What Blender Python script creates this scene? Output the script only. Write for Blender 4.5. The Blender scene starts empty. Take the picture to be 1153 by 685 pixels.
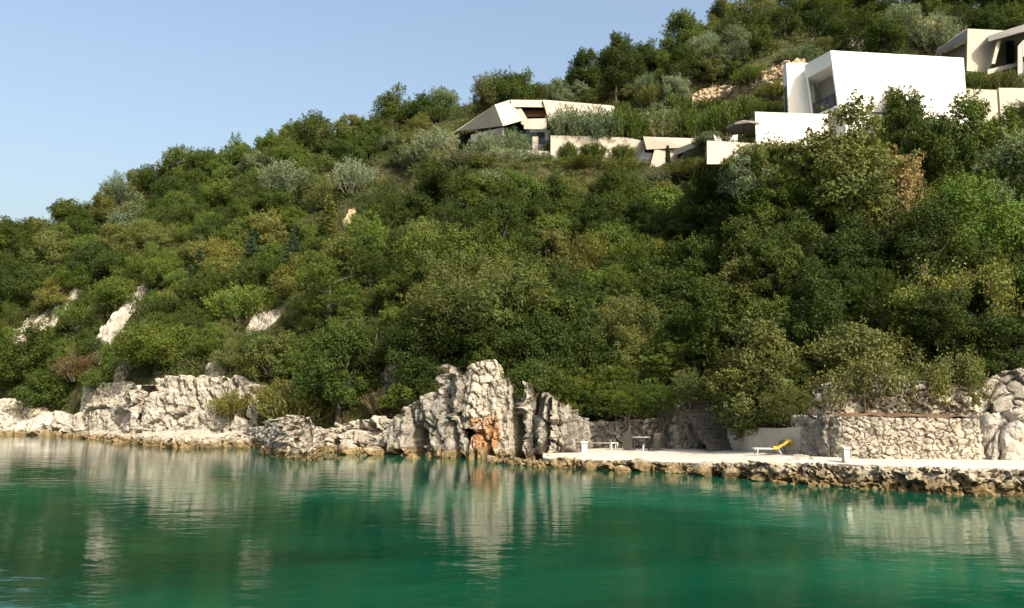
import bpy, bmesh, math, random
import numpy as np
from mathutils import Vector, Matrix

R = random.Random(7)
scene = bpy.context.scene
COL = scene.collection

# ------------------------------------------------------------------ camera
F, CX, CY = 900.0, 576.5, 342.5
PITCH = math.atan(107.5 / F)
CP, SP = math.cos(PITCH), math.sin(PITCH)
EYE = 4.0
cam_data = bpy.data.cameras.new('camera')
cam_data.sensor_width = 36.0
cam_data.lens = 36.0 * F / 1153.0
cam_data.clip_start = 0.1
cam_data.clip_end = 20000
cam = bpy.data.objects.new('camera', cam_data)
cam.location = (0, 0, EYE)
cam.rotation_euler = (math.pi / 2 + PITCH, 0, 0)
COL.objects.link(cam)
scene.camera = cam

# ------------------------------------------------------------------ light
SUN_EL = math.radians(39)
SUN_AZ = Vector((0.58, -0.815))
SUN_AZ.normalize()
to_sun = Vector((SUN_AZ.x * math.cos(SUN_EL), SUN_AZ.y * math.cos(SUN_EL), math.sin(SUN_EL)))
world = bpy.data.worlds.new('World')
scene.world = world
world.use_nodes = True
wn = world.node_tree
wn.nodes.clear()
sky = wn.nodes.new('ShaderNodeTexSky')
sky.sky_type = 'NISHITA'
sky.sun_disc = False
sky.sun_elevation = SUN_EL
sky.sun_rotation = math.atan2(to_sun.x, to_sun.y)
sky.air_density = 1.4
sky.dust_density = 7.0
sky.ozone_density = 0.9
bgn = wn.nodes.new('ShaderNodeBackground')
bgn.inputs['Strength'].default_value = 0.15
wout = wn.nodes.new('ShaderNodeOutputWorld')
wn.links.new(sky.outputs[0], bgn.inputs[0])
wn.links.new(bgn.outputs[0], wout.inputs[0])
sun_d = bpy.data.lights.new('sun', 'SUN')
sun_d.energy = 4.1
sun_d.angle = math.radians(0.5)
sun_d.color = (1.0, 0.93, 0.81)
sun_o = bpy.data.objects.new('sun', sun_d)
sun_o.rotation_euler = to_sun.to_track_quat('Z', 'Y').to_euler()
sun_o.location = (60, -60, 80)
COL.objects.link(sun_o)
scene.view_settings.view_transform = 'Standard'
scene.view_settings.look = 'None'
scene.view_settings.gamma = 1.0
scene.view_settings.exposure = 0.8
scene.view_settings.use_curve_mapping = False
cy = scene.cycles
cy.max_bounces = 6
cy.diffuse_bounces = 3
cy.glossy_bounces = 3
cy.transmission_bounces = 3
cy.caustics_reflective = False
cy.caustics_refractive = False
cy.use_denoising = True

# ------------------------------------------------------------------ picture geometry
def P(u, v, Y):
    a = (u - CX) / F; b = (CY - v) / F
    k = Y / (CP - b * SP)
    return Vector((k * a, Y, EYE + k * (SP + b * CP)))
def Wp(u, v, z=0.0):
    a = (u - CX) / F; b = (CY - v) / F
    k = (z - EYE) / (SP + b * CP)
    return Vector((k * a, k * (CP - b * SP), z))
def proj(x, y, z):
    zz = z - EYE
    fw = y * CP + zz * SP
    up = -y * SP + zz * CP
    return CX + F * x / fw, CY - F * up / fw, fw

# ------------------------------------------------------------------ numpy noise
def h3(ix, iy, iz, seed):
    with np.errstate(over='ignore'):
        h = (ix.astype(np.int64) * 374761393 + iy.astype(np.int64) * 668265263 + iz.astype(np.int64) * 2147483647 + seed * 144269504) & 0xffffffff
        h = ((h ^ (h >> 13)) * 1274126177) & 0xffffffff
        h = ((h ^ (h >> 15)) * 2246822519) & 0xffffffff
        h = h ^ (h >> 16)
    return (h & 0xffffff).astype(np.float64) / 16777215.0
def vnoise(Q, seed=0):
    i = np.floor(Q); f = Q - i; i = i.astype(np.int64)
    w = f * f * f * (f * (f * 6 - 15) + 10)
    out = 0
    for dx in (0, 1):
        wx = w[:, 0] if dx else 1 - w[:, 0]
        for dy in (0, 1):
            wy = w[:, 1] if dy else 1 - w[:, 1]
            for dz in (0, 1):
                wz = w[:, 2] if dz else 1 - w[:, 2]
                out = out + wx * wy * wz * h3(i[:, 0] + dx, i[:, 1] + dy, i[:, 2] + dz, seed)
    return out * 2 - 1
def fbm(Q, octv=4, seed=0, gain=0.5):
    a, s, o = 1.0, 0, 0
    for k in range(octv):
        o = o + a * vnoise(Q * (2.03 ** k) + 17.3 * k, seed + k); s += a; a *= gain
    return o / s
def voro(Q, seed=0):
    i = np.floor(Q).astype(np.int64)
    n = len(Q)
    F1 = np.full(n, 9.0); F2 = np.full(n, 9.0); idr = np.zeros(n); D = np.zeros((n, 3)); g = np.zeros((n, 3))
    for dx in (-1, 0, 1):
        for dy in (-1, 0, 1):
            for dz in (-1, 0, 1):
                cx, cy_, cz = i[:, 0] + dx, i[:, 1] + dy, i[:, 2] + dz
                c = np.stack([cx + h3(cx, cy_, cz, seed + 1), cy_ + h3(cx, cy_, cz, seed + 2), cz + h3(cx, cy_, cz, seed + 3)], 1)
                v = Q - c
                d = np.sqrt((v * v).sum(1))
                nearer = d < F1
                F2 = np.where(nearer, F1, np.minimum(F2, d))
                r = h3(cx, cy_, cz, seed + 4)
                idr = np.where(nearer, r, idr)
                gv = np.stack([h3(cx, cy_, cz, seed + 5), h3(cx, cy_, cz, seed + 6), h3(cx, cy_, cz, seed + 7)], 1) * 2 - 1
                D = np.where(nearer[:, None], v, D)
                g = np.where(nearer[:, None], gv, g)
                F1 = np.where(nearer, d, F1)
    return F1, F2, idr, (D * g).sum(1)

# ------------------------------------------------------------------ object helpers
def mesh_np(name, V, Q, mat=None, smooth=False, attrs=None):
    V = np.asarray(V, dtype=np.float32); Q = np.asarray(Q, dtype=np.int32)
    me = bpy.data.meshes.new(name)
    me.vertices.add(len(V)); me.vertices.foreach_set('co', V.ravel())
    k = Q.shape[1]
    me.loops.add(Q.size); me.loops.foreach_set('vertex_index', Q.ravel())
    me.polygons.add(len(Q)); me.polygons.foreach_set('loop_start', np.arange(len(Q), dtype=np.int32) * k)
    me.polygons.foreach_set('use_smooth', np.full(len(Q), smooth))
    if attrs:
        for an, av in attrs.items():
            at = me.attributes.new(an, 'FLOAT', 'POINT'); at.data.foreach_set('value', np.asarray(av, dtype=np.float32))
    me.update(calc_edges=True)
    if mat: me.materials.append(mat)
    return me
def link(name, me, parent=None, loc=None):
    o = bpy.data.objects.new(name, me); COL.objects.link(o)
    if parent is not None: o.parent = parent
    if loc is not None: o.location = loc
    return o
def tag(o, label=None, cat=None, group=None, kind=None):
    if label: o['label'] = label
    if cat: o['category'] = cat
    if group: o['group'] = group
    if kind: o['kind'] = kind
    return o
def thing(name, label, cat, loc=(0, 0, 0), rz=0.0, group=None):
    o = bpy.data.objects.new(name, None); COL.objects.link(o)
    o.location = loc; o.rotation_euler = (0, 0, rz); o.empty_display_size = 0.3
    return tag(o, label, cat, group)
class MB:
    """collects convex pieces into one mesh"""
    def __init__(self): self.bm = bmesh.new()
    def hull(self, pts):
        t = bmesh.new()
        for p in pts: t.verts.new(p)
        bmesh.ops.convex_hull(t, input=t.verts)
        bmesh.ops.delete(t, geom=[v for v in t.verts if not v.link_faces], context='VERTS')
        bmesh.ops.dissolve_limit(t, angle_limit=0.01, verts=t.verts, edges=t.edges)
        bmesh.ops.recalc_face_normals(t, faces=t.faces)
        self.merge(t); return self
    def merge(self, t, M=None):
        if M is not None: bmesh.ops.transform(t, matrix=M, verts=t.verts)
        me = bpy.data.meshes.new('tmp'); t.to_mesh(me); t.free(); self.bm.from_mesh(me); bpy.data.meshes.remove(me)
    def box(self, x0, x1, y0, y1, z0, z1):
        return self.hull([(x, y, z) for x in (x0, x1) for y in (y0, y1) for z in (z0, z1)])
    def slab(self, poly, vec):
        vec = Vector(vec)
        return self.hull([Vector(p) for p in poly] + [Vector(p) + vec for p in poly])
    def bar(self, a, b, r, n=6, r2=None):
        a = Vector(a); b = Vector(b); d = b - a
        t = bmesh.new()
        bmesh.ops.create_cone(t, cap_ends=True, segments=n, radius1=r, radius2=r if r2 is None else r2, depth=d.length)
        self.merge(t, Matrix.Translation((a + b) / 2) @ d.to_track_quat('Z', 'Y').to_matrix().to_4x4()); return self
    def sheet(self, pts):
        self.bm.faces.new([self.bm.verts.new(p) for p in pts]); return self
    def build(self, name, mat, parent=None, bevel=0.0, smooth=False):
        if bevel:
            bmesh.ops.bevel(self.bm, geom=list(self.bm.edges), offset=bevel, segments=2, profile=0.5, affect='EDGES', clamp_overlap=True)
        me = bpy.data.meshes.new(name); self.bm.to_mesh(me); self.bm.free()
        me.polygons.foreach_set('use_smooth', [smooth] * len(me.polygons))
        me.materials.append(mat)
        return link(name, me, parent)

# ------------------------------------------------------------------ materials
def new_mat(name):
    m = bpy.data.materials.new(name); m.use_nodes = True
    nt = m.node_tree; nt.nodes.clear()
    out = nt.nodes.new('ShaderNodeOutputMaterial')
    return m, nt, out
def N(nt, t, **kw):
    n = nt.nodes.new(t)
    for k, v in kw.items():
        if hasattr(n, k) and k not in ('Scale',): setattr(n, k, v)
        else: n.inputs[k].default_value = v
    return n
def L(nt, a, b): nt.links.new(a, b)
def ramp(nt, fac, stops):
    r = nt.nodes.new('ShaderNodeValToRGB')
    e = r.color_ramp.elements
    while len(e) < len(stops): e.new(0.5)
    for i, (p, c) in enumerate(stops):
        e[i].position = p; e[i].color = (c[0], c[1], c[2], 1) if not isinstance(c, (int, float)) else (c, c, c, 1)
    L(nt, fac, r.inputs[0]); return r.outputs[0]
def mix(nt, fac, a, b, mode='MIX'):
    m = nt.nodes.new('ShaderNodeMix'); m.data_type = 'RGBA'; m.blend_type = mode
    for s, v in ((m.inputs[0], fac), (m.inputs[6], a), (m.inputs[7], b)):
        if hasattr(v, 'is_linked') or hasattr(v, 'links'): L(nt, v, s)
        elif isinstance(v, (int, float)): s.default_value = v
        else: s.default_value = (v[0], v[1], v[2], 1)
    return m.outputs[2]
def noise(nt, vec, scale, detail=6, rough=0.55, dist=0.0):
    n = nt.nodes.new('ShaderNodeTexNoise')
    n.inputs['Scale'].default_value = scale; n.inputs['Detail'].default_value = detail
    n.inputs['Roughness'].default_value = rough; n.inputs['Distortion'].default_value = dist
    if vec is not None: L(nt, vec, n.inputs['Vector'])
    return n.outputs[0]
def mapping(nt, vec, scale=(1, 1, 1), loc=(0, 0, 0), rot=(0, 0, 0)):
    m = nt.nodes.new('ShaderNodeMapping')
    m.inputs['Scale'].default_value = scale; m.inputs['Location'].default_value = loc; m.inputs['Rotation'].default_value = rot
    L(nt, vec, m.inputs[0]); return m.outputs[0]
def math_(nt, op, a, b=None, clamp=False):
    m = nt.nodes.new('ShaderNodeMath'); m.operation = op; m.use_clamp = clamp
    for s, v in ((m.inputs[0], a), (m.inputs[1], b)):
        if v is None: continue
        if isinstance(v, (int, float)): s.default_value = v
        else: L(nt, v, s)
    return m.outputs[0]
def bump(nt, h, strength, dist):
    b = nt.nodes.new('ShaderNodeBump'); b.inputs['Strength'].default_value = strength; b.inputs['Distance'].default_value = dist
    L(nt, h, b.inputs['Height']); return b.outputs[0]
def principled(nt, out, col, rough=0.8, spec=0.3, normal=None):
    p = nt.nodes.new('ShaderNodeBsdfPrincipled')
    if isinstance(col, tuple): p.inputs['Base Color'].default_value = (*col, 1)
    else: L(nt, col, p.inputs['Base Color'])
    if isinstance(rough, (int, float)): p.inputs['Roughness'].default_value = rough
    else: L(nt, rough, p.inputs['Roughness'])
    p.inputs['Specular IOR Level'].default_value = spec
    if normal is not None: L(nt, normal, p.inputs['Normal'])
    L(nt, p.outputs[0], out.inputs['Surface']); return p

def foliage_mat(name, transl=0.3, rough=0.5, spec=0.25):
    m, nt, out = new_mat(name)
    oi = nt.nodes.new('ShaderNodeObjectInfo'); geo = nt.nodes.new('ShaderNodeNewGeometry')
    tc = nt.nodes.new('ShaderNodeTexCoord')
    n1 = noise(nt, tc.outputs['Object'], 0.55, 3)
    # every leaf spray has its own shade; whole branches turn yellower or greener
    v = ramp(nt, geo.outputs['Random Per Island'], [(0, 0.78), (0.6, 1.0), (1, 1.24)])
    c = mix(nt, 1.0, oi.outputs['Color'], v, 'MULTIPLY')
    warm = ramp(nt, n1, [(0.35, (0.80, 0.95, 0.9)), (0.5, (1, 1, 1)), (0.66, (1.14, 1.08, 0.9))])
    c = mix(nt, 1.0, c, warm, 'MULTIPLY')
    p = nt.nodes.new('ShaderNodeBsdfPrincipled')
    p.inputs['Roughness'].default_value = rough; p.inputs['Specular IOR Level'].default_value = spec
    L(nt, c, p.inputs['Base Color'])
    t = nt.nodes.new('ShaderNodeBsdfTranslucent')
    L(nt, mix(nt, 1.0, c, (1.25, 1.2, 0.55), 'MULTIPLY'), t.inputs[0])
    ms = nt.nodes.new('ShaderNodeMixShader'); ms.inputs[0].default_value = transl
    L(nt, p.outputs[0], ms.inputs[1]); L(nt, t.outputs[0], ms.inputs[2]); L(nt, ms.outputs[0], out.inputs['Surface'])
    return m
def bark_mat(name, a, b):
    m, nt, out = new_mat(name); tc = nt.nodes.new('ShaderNodeTexCoord')
    n = noise(nt, mapping(nt, tc.outputs['Object'], (6, 6, 1.2)), 2.0, 6)
    principled(nt, out, ramp(nt, n, [(0.3, a), (0.7, b)]), 0.9, 0.2, bump(nt, n, 0.5, 0.05)); return m

def rock_mat(name, light, mid, dark, band=True, stain=None, strat=None, scale=1.0, thr=0.0):
    m, nt, out = new_mat(name)
    tc = nt.nodes.new('ShaderNodeTexCoord'); geo = nt.nodes.new('ShaderNodeNewGeometry')
    pos = geo.outputs['Position']
    n1 = noise(nt, pos, 0.55 * scale, 8, 0.62)
    n2 = noise(nt, pos, 2.6 * scale, 8, 0.65)
    n3 = noise(nt, mapping(nt, pos, (1.3, 1.3, 0.22)), 1.5 * scale, 6, 0.6)
    c = ramp(nt, n2, [(0.30 + thr, dark), (0.45 + thr, mid), (0.60 + thr, light)])
    c = mix(nt, ramp(nt, n1, [(0.36, 0.0), (0.62, 0.75)]), c, mid)
    streak = ramp(nt, n3, [(0.30, 0.62), (0.52, 0.0)])          # rain streaks and lichen running down the face
    c = mix(nt, streak, c, dark)
    at = nt.nodes.new('ShaderNodeAttribute'); at.attribute_name = 'tone'
    tone = ramp(nt, at.outputs['Fac'], [(0.0, 0.38), (0.22, 0.74), (0.5, 1.0), (1.0, 1.16)])   # each block of stone has its own tone
    c = mix(nt, 1.0, c, tone, 'MULTIPLY')
    if stain:
        (sx, sy, sz), (rx, rz) = stain
        sep = nt.nodes.new('ShaderNodeSeparateXYZ'); L(nt, pos, sep.inputs[0])
        dx = math_(nt, 'DIVIDE', math_(nt, 'SUBTRACT', sep.outputs[0], sx), rx)
        dz = math_(nt, 'DIVIDE', math_(nt, 'SUBTRACT', sep.outputs[2], sz), rz)
        d = math_(nt, 'ADD', math_(nt, 'MULTIPLY', dx, dx), math_(nt, 'MULTIPLY', dz, dz))
        d = math_(nt, 'ADD', d, math_(nt, 'MULTIPLY', math_(nt, 'SUBTRACT', n2, 0.5), 1.6))
        d = math_(nt, 'ADD', d, math_(nt, 'MULTIPLY', math_(nt, 'SUBTRACT', n3, 0.5), 1.2))
        f = ramp(nt, d, [(0.15, 0.85), (0.6, 0.45), (1.35, 0.0)])
        c = mix(nt, f, c, ramp(nt, n2, [(0.35, (0.13, 0.055, 0.02)), (0.5, (0.36, 0.16, 0.05)), (0.65, (0.45, 0.28, 0.14))]))
    if band:                                                        # tide stain just above the water
        sep = nt.nodes.new('ShaderNodeSeparateXYZ'); L(nt, pos, sep.inputs[0])
        zz = math_(nt, 'ADD', sep.outputs[2], math_(nt, 'MULTIPLY', math_(nt, 'SUBTRACT', n2, 0.5), 0.9))
        f = ramp(nt, math_(nt, 'DIVIDE', zz, 1.6, True), [(0.0, 0.95), (0.26, 0.8), (0.48, 0.0)])
        c = mix(nt, f, c, ramp(nt, n2, [(0.35, (0.055, 0.038, 0.014)), (0.6, (0.23, 0.16, 0.065))]))
    h = math_(nt, 'ADD', math_(nt, 'MULTIPLY', noise(nt, pos, 5.5 * scale, 8, 0.7), 1.0), math_(nt, 'MULTIPLY', n2, 1.2))
    if strat:
        w = nt.nodes.new('ShaderNodeTexWave'); w.inputs['Scale'].default_value = strat[0]; w.inputs['Distortion'].default_value = 4.0
        w.inputs['Detail'].default_value = 4; w.bands_direction = 'Z'
        L(nt, mapping(nt, pos, (1, 1, 1), (0, 0, 0), strat[1]), w.inputs[0])
        h = math_(nt, 'ADD', h, math_(nt, 'MULTIPLY', w.outputs[1], 0.8))
    principled(nt, out, c, 0.9, 0.15, bump(nt, h, 0.75, 0.22)); return m

def plaster_mat(name, col, var=0.06, rough=0.85):
    m, nt, out = new_mat(name)
    geo = nt.nodes.new('ShaderNodeNewGeometry'); pos = geo.outputs['Position']
    n = noise(nt, mapping(nt, pos, (1, 1, 0.3)), 0.7, 7, 0.65); n2 = noise(nt, pos, 9, 4)
    lo = tuple(x * (1 - 2.2 * var) for x in col)
    c = ramp(nt, n, [(0.3, lo), (0.62, col)])
    principled(nt, out, c, rough, 0.2, bump(nt, n2, 0.15, 0.02)); return m
def flat_mat(name, col, rough=0.5, spec=0.4, metal=0.0):
    m, nt, out = new_mat(name)
    tc = nt.nodes.new('ShaderNodeTexCoord')
    n = noise(nt, tc.outputs['Object'], 7, 5)
    p = principled(nt, out, ramp(nt, n, [(0.3, tuple(x * 0.82 for x in col)), (0.7, tuple(min(1, x * 1.08) for x in col))]), rough, spec)
    p.inputs['Metallic'].default_value = metal
    return m
# ------------------------------------------------------------------ the hillside
#        w     row0        cliff top      middle        ridge
TAB = [(-1500, (150, -1), (158, 4.5), (175, 9),  (215, 16)),
       (-500, (122, -1), (128, 4.5), (142, 13), (170, 22)),
       (0,    (96, -1),  (100, 4.8), (120, 17), (150, 34)),
       (80,   (91, -1),  (94.5, 5.2), (112, 20), (150, 39)),
       (160,  (79, -1),  (82.5, 5.9),  (106, 23), (150, 44)),
       (300,  (71, -1),  (75, 5.0),  (100, 24), (147, 51)),
       (370,  (66, -1),  (69, 4.6),  (96, 26),  (146, 53)),
       (450,  (62, -1),  (66, 5.4),  (92, 27.5), (144, 55)),
       (550,  (57, -1),  (60, 6.2),  (90, 28.6),  (140, 57)),
       (650,  (60, -1),  (62.5, 4.4),  (89, 27.5), (137, 60)),
       (800,  (54.5, -1),  (57.5, 4.4),  (76, 22.0), (134, 67.5)),
       (880,  (47.2, 1.2),  (50, 3.4),  (69, 21.0), (132, 71)),
       (950,  (46.6, 3.0), (49.5, 5.0), (68.5, 22.0), (130, 70)),
       (1100, (45, 2.8),  (48.5, 5.6), (67.5, 22.5), (128, 69)),
       (1300, (45, 2.8),  (48, 5.6),  (68, 24),  (128, 64)),
       (2600, (46, 2.8),  (52, 6),    (75, 22),  (125, 55))]
TW = np.array([t[0] for t in TAB], float)
TY = np.array([[t[k][0] for k in (1, 2, 3, 4)] + [t[4][0] * 1.35, t[4][0] * 2.6] for t in TAB], float)
TZ = np.array([[t[k][1] for k in (1, 2, 3, 4)] + [t[4][1] * 0.85, -3.0] for t in TAB], float)
SITES = [(33.5, 75.5, 8.5, 4.5, 26.3, 3.0), (7.0, 91.0, 13.5, 2.2, 31.0, 3.0), (20.0, 92.0, 6.5, 3.5, 29.6, 2.5), (-3.5, 100, 7.5, 5.0, 33.2, 2.0), (10.3, 100.8, 6.3, 5.2, 35.6, 0.8), (63, 93, 13, 5.5, 37.0, 3.5), (25.0, 68.5, 5.0, 3.4, 25.2, 2.0)]
def smooth_w(w, A):
    s = 0
    for d, g in ((-36, 0.2), (-18, 0.25), (0, 0.1), (18, 0.25), (36, 0.2)): s = s + g * np.interp(w + d, TW, A)
    return s
def ground_exact(x, y):
    x = np.atleast_1d(np.asarray(x, float)); y = np.atleast_1d(np.asarray(y, float))
    w = CX + F * x / np.maximum(y, 1.0)
    Ys = [smooth_w(w, TY[:, k]) for k in range(6)]; Zs = [smooth_w(w, TZ[:, k]) for k in range(6)]
    z = np.where(y <= Ys[0], Zs[0] - (Ys[0] - y) * 1.5, 0.0)
    for k in range(5):
        t = (y - Ys[k]) / (Ys[k + 1] - Ys[k])
        seg = (t > 0) & (t <= 1)
        tt = t if k != 2 else t + 0.10 * np.sin(t * math.pi) * 1.0
        if k == 4: tt = t * t * (3 - 2 * t)
        z = np.where(seg, Zs[k] + (Zs[k + 1] - Zs[k]) * tt, z)
    z = np.where(y > Ys[5], -3.0, z)
    Q = np.stack([x * 0.075, y * 0.075, np.zeros_like(x)], 1)
    fade = np.clip((y - Ys[1]) / 6.0, 0, 1)
    z = z + fade * (1.8 * fbm(Q, 4, 11) + 0.35 * fbm(Q * 6, 3, 15))
    for (sx, sy, rx, ry, z0, soft) in SITES:
        d = np.maximum(np.abs(x - sx) - rx, np.abs(y - sy) - ry)
        m = np.clip(1 - d / soft, 0, 1); m = m * m * (3 - 2 * m)
        z = z * (1 - m) + z0 * m
    return z
GX0, GY0, GS = -140.0, 36.0, 0.5
_gx = np.arange(GX0, 150.1, GS); _gy = np.arange(GY0, 215.1, GS)
_a, _b = np.meshgrid(_gx, _gy, indexing='ij')
GRID = ground_exact(_a.ravel(), _b.ravel()).reshape(_a.shape)
def ground(x, y):
    x = np.atleast_1d(np.asarray(x, float)); y = np.atleast_1d(np.asarray(y, float))
    fx = np.clip((x - GX0) / GS, 0, GRID.shape[0] - 1.001); fy = np.clip((y - GY0) / GS, 0, GRID.shape[1] - 1.001)
    i = fx.astype(int); j = fy.astype(int); fx = fx - i; fy = fy - j
    return (GRID[i, j] * (1 - fx) * (1 - fy) + GRID[i + 1, j] * fx * (1 - fy) + GRID[i, j + 1] * (1 - fx) * fy + GRID[i + 1, j + 1] * fx * fy)
ws = np.concatenate([np.arange(-1500, -200, 40), np.arange(-200, 1400, 7), np.arange(1400, 2601, 40)]).astype(float)
tt = np.concatenate([np.linspace(-0.25, 0, 4)[:-1], np.linspace(0, 1, 9)[:-1], 1 + np.linspace(0, 1, 40)[:-1], 2 + np.linspace(0, 1, 48)[:-1], 3 + np.linspace(0, 2, 26)])
WW, T2 = np.meshgrid(ws, tt, indexing='ij')
wf = WW.ravel(); tf = T2.ravel()
Yk = np.stack([smooth_w(wf, TY[:, k]) for k in range(6)], 1)
ki = np.clip(np.floor(tf).astype(int), 0, 4); fr = tf - ki
yy = Yk[np.arange(len(wf)), ki] * (1 - fr) + Yk[np.arange(len(wf)), ki + 1] * fr
xx = (wf - CX) / F * yy
zz = ground_exact(xx, yy)
na, nb = len(ws), len(tt)
idx = np.arange(na * nb).reshape(na, nb)
quads = np.stack([idx[:-1, :-1], idx[1:, :-1], idx[1:, 1:], idx[:-1, 1:]], -1).reshape(-1, 4)
def hill_mat():
    m, nt, out = new_mat('hillside_soil')
    geo = nt.nodes.new('ShaderNodeNewGeometry'); pos = geo.outputs['Position']
    n1 = noise(nt, pos, 0.18, 7, 0.6); n2 = noise(nt, pos, 1.4, 8, 0.65); n3 = noise(nt, pos, 5.0, 6, 0.7)
    c = ramp(nt, n2, [(0.3, (0.045, 0.050, 0.016)), (0.5, (0.10, 0.095, 0.035)), (0.68, (0.19, 0.15, 0.075))])
    c = mix(nt, ramp(nt, n1, [(0.45, 0.0), (0.6, 0.8)]), c, (0.055, 0.070, 0.020))
    tuft = noise(nt, pos, 1.1, 9, 0.75, 0.4)
    c = mix(nt, ramp(nt, tuft, [(0.47, 0.0), (0.53, 0.92)]), c, ramp(nt, n3, [(0.35, (0.018, 0.026, 0.008)), (0.65, (0.06, 0.075, 0.022))]))
    c = mix(nt, ramp(nt, n3, [(0.60, 0.0), (0.68, 0.85)]), c, (0.33, 0.29, 0.22))
    principled(nt, out, c, 0.95, 0.1, bump(nt, math_(nt, 'ADD', n3, math_(nt, 'MULTIPLY', tuft, 2.0)), 1.0, 0.45)); return m
hill = link('hillside', mesh_np('hillside', np.stack([xx, yy, zz], 1), quads, hill_mat(), True))
tag(hill, 'steep scrub covered hillside rising from the cove', None, None, 'structure')

# ------------------------------------------------------------------ the water
def water_mat():
    m, nt, out = new_mat('sea_water')
    geo = nt.nodes.new('ShaderNodeNewGeometry'); pos = geo.outputs['Position']
    big = noise(nt, mapping(nt, pos, (0.050, 0.085, 1), (3.1, 1.7, 0)), 1.0, 4, 0.55, 0.6)
    col = ramp(nt, big, [(0.33, (0.001, 0.024, 0.013)), (0.5, (0.002, 0.046, 0.024)), (0.66, (0.005, 0.088, 0.047))])
    r1 = noise(nt, mapping(nt, pos, (0.7, 1.25, 1), rot=(0, 0, 0.25)), 1.0, 2, 0.5, 0.3)
    r2 = noise(nt, mapping(nt, pos, (2.2, 3.8, 1), rot=(0, 0, -0.2)), 1.0, 4, 0.55, 0.2)
    calm = ramp(nt, noise(nt, mapping(nt, pos, (0.035, 0.10, 1)), 1.0, 3, 0.5), [(0.35, 0.35), (0.65, 1.0)])
    h = math_(nt, 'ADD', math_(nt, 'MULTIPLY', r1, 1.0), math_(nt, 'MULTIPLY', r2, 0.32))
    h = math_(nt, 'MULTIPLY', h, calm)
    sp = nt.nodes.new('ShaderNodeSeparateXYZ'); L(nt, pos, sp.inputs[0])         # a breeze ruffles the left side of the cove
    gust = math_(nt, 'MULTIPLY', math_(nt, 'SUBTRACT', math_(nt, 'MULTIPLY', sp.outputs[0], -0.16), math_(nt, 'SUBTRACT', math_(nt, 'MULTIPLY', sp.outputs[1], 0.16), 1.5)), 1.0)
    gust = math_(nt, 'ADD', 1.0, math_(nt, 'MULTIPLY', ramp(nt, gust, [(0.0, 0.0), (0.6, 1.0)]), 2.4))
    h = math_(nt, 'MULTIPLY', h, gust)
    p = principled(nt, out, col, 0.035, 0.5, bump(nt, h, 1.0, 0.027))
    p.inputs['IOR'].default_value = 1.333
    return m
wq = [(-3000, -3000, 0), (3000, -3000, 0), (3000, 3000, 0), (-3000, 3000, 0)]
sea = link('sea_water', mesh_np('sea_water', wq, [[0, 1, 2, 3]], water_mat()))
tag(sea, 'calm emerald green water of the cove', None, None, 'structure')

# ------------------------------------------------------------------ cliffs and walls: one relief sheet wrapped round a foot line
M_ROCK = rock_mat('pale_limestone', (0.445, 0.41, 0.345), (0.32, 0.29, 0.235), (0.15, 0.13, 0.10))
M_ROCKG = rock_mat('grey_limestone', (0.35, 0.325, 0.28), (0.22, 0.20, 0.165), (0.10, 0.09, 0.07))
M_STRATA = rock_mat('layered_limestone', (0.46, 0.42, 0.36), (0.30, 0.27, 0.22), (0.12, 0.10, 0.08), strat=(1.1, (0.0, 0.75, 0.0)))
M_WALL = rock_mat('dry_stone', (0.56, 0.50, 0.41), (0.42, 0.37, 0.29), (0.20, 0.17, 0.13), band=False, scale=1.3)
M_WALLG = rock_mat('shaded_rubble_stone', (0.42, 0.39, 0.33), (0.30, 0.27, 0.22), (0.13, 0.12, 0.10), band=False, scale=1.3)  # darker copy of the dry stone, with shade put into the colour
M_QUAYF = rock_mat('quay_rubble', (0.52, 0.46, 0.36), (0.34, 0.29, 0.21), (0.11, 0.09, 0.06), scale=1.4)
M_ORANGE = rock_mat('rust_stained_limestone', (0.43, 0.39, 0.325), (0.30, 0.265, 0.21), (0.15, 0.13, 0.10), stain=((*P(545, 488, 54.5),), (1.5, 1.7)))
M_TERR = rock_mat('ochre_terrace_stone', (0.50, 0.42, 0.30), (0.38, 0.29, 0.18), (0.17, 0.11, 0.06), band=False, scale=0.8)
M_SMOOTH = rock_mat('smooth_pale_rock', (0.44, 0.41, 0.355), (0.35, 0.32, 0.27), (0.26, 0.23, 0.18), scale=0.6, thr=-0.06)

def d_cliff(scale=0.55, amp=0.55, vert=0.6, seed=0, fine=1.0):
    def f(Pt, s, z):
        Q = Pt * np.array([1, 1, vert]) * scale
        Q = Q + 0.16 * np.stack([fbm(Q * 2.3, 3, seed + 31), fbm(Q * 2.3, 3, seed + 37), fbm(Q * 2.3, 3, seed + 41)], 1)
        a1, a2, r, g = voro(Q, seed)
        d = amp * (0.75 * (r - 0.5) + 0.55 * g) - amp * 1.1 * np.exp(-(a2 - a1) / 0.035)
        b1, b2, r2, g2 = voro(Q * np.array([2.9, 2.9, 2.3]) + 5.1, seed + 50)
        d = d + amp * 0.36 * fine * ((r2 - 0.5) + g2) - amp * 0.34 * fine * np.exp(-(b2 - b1) / 0.06)
        c1, c2, r3, g3 = voro(Pt * np.array([2.3, 2.3, 1.7]) + 9.7, seed + 90)
        d = d + 0.15 * fine * ((r3 - 0.5) + g3) - 0.10 * fine * np.exp(-(c2 - c1) / 0.09)
        d = d + 0.11 * fbm(Pt * 3.1, 4, seed + 9, 0.62) * fine + amp * 0.5 * fbm(Pt * 0.3, 2, seed + 3)
        return d, 0.30 + 0.7 * (0.4 * r + 0.3 * r2 + 0.3 * r3)
    return f
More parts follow.
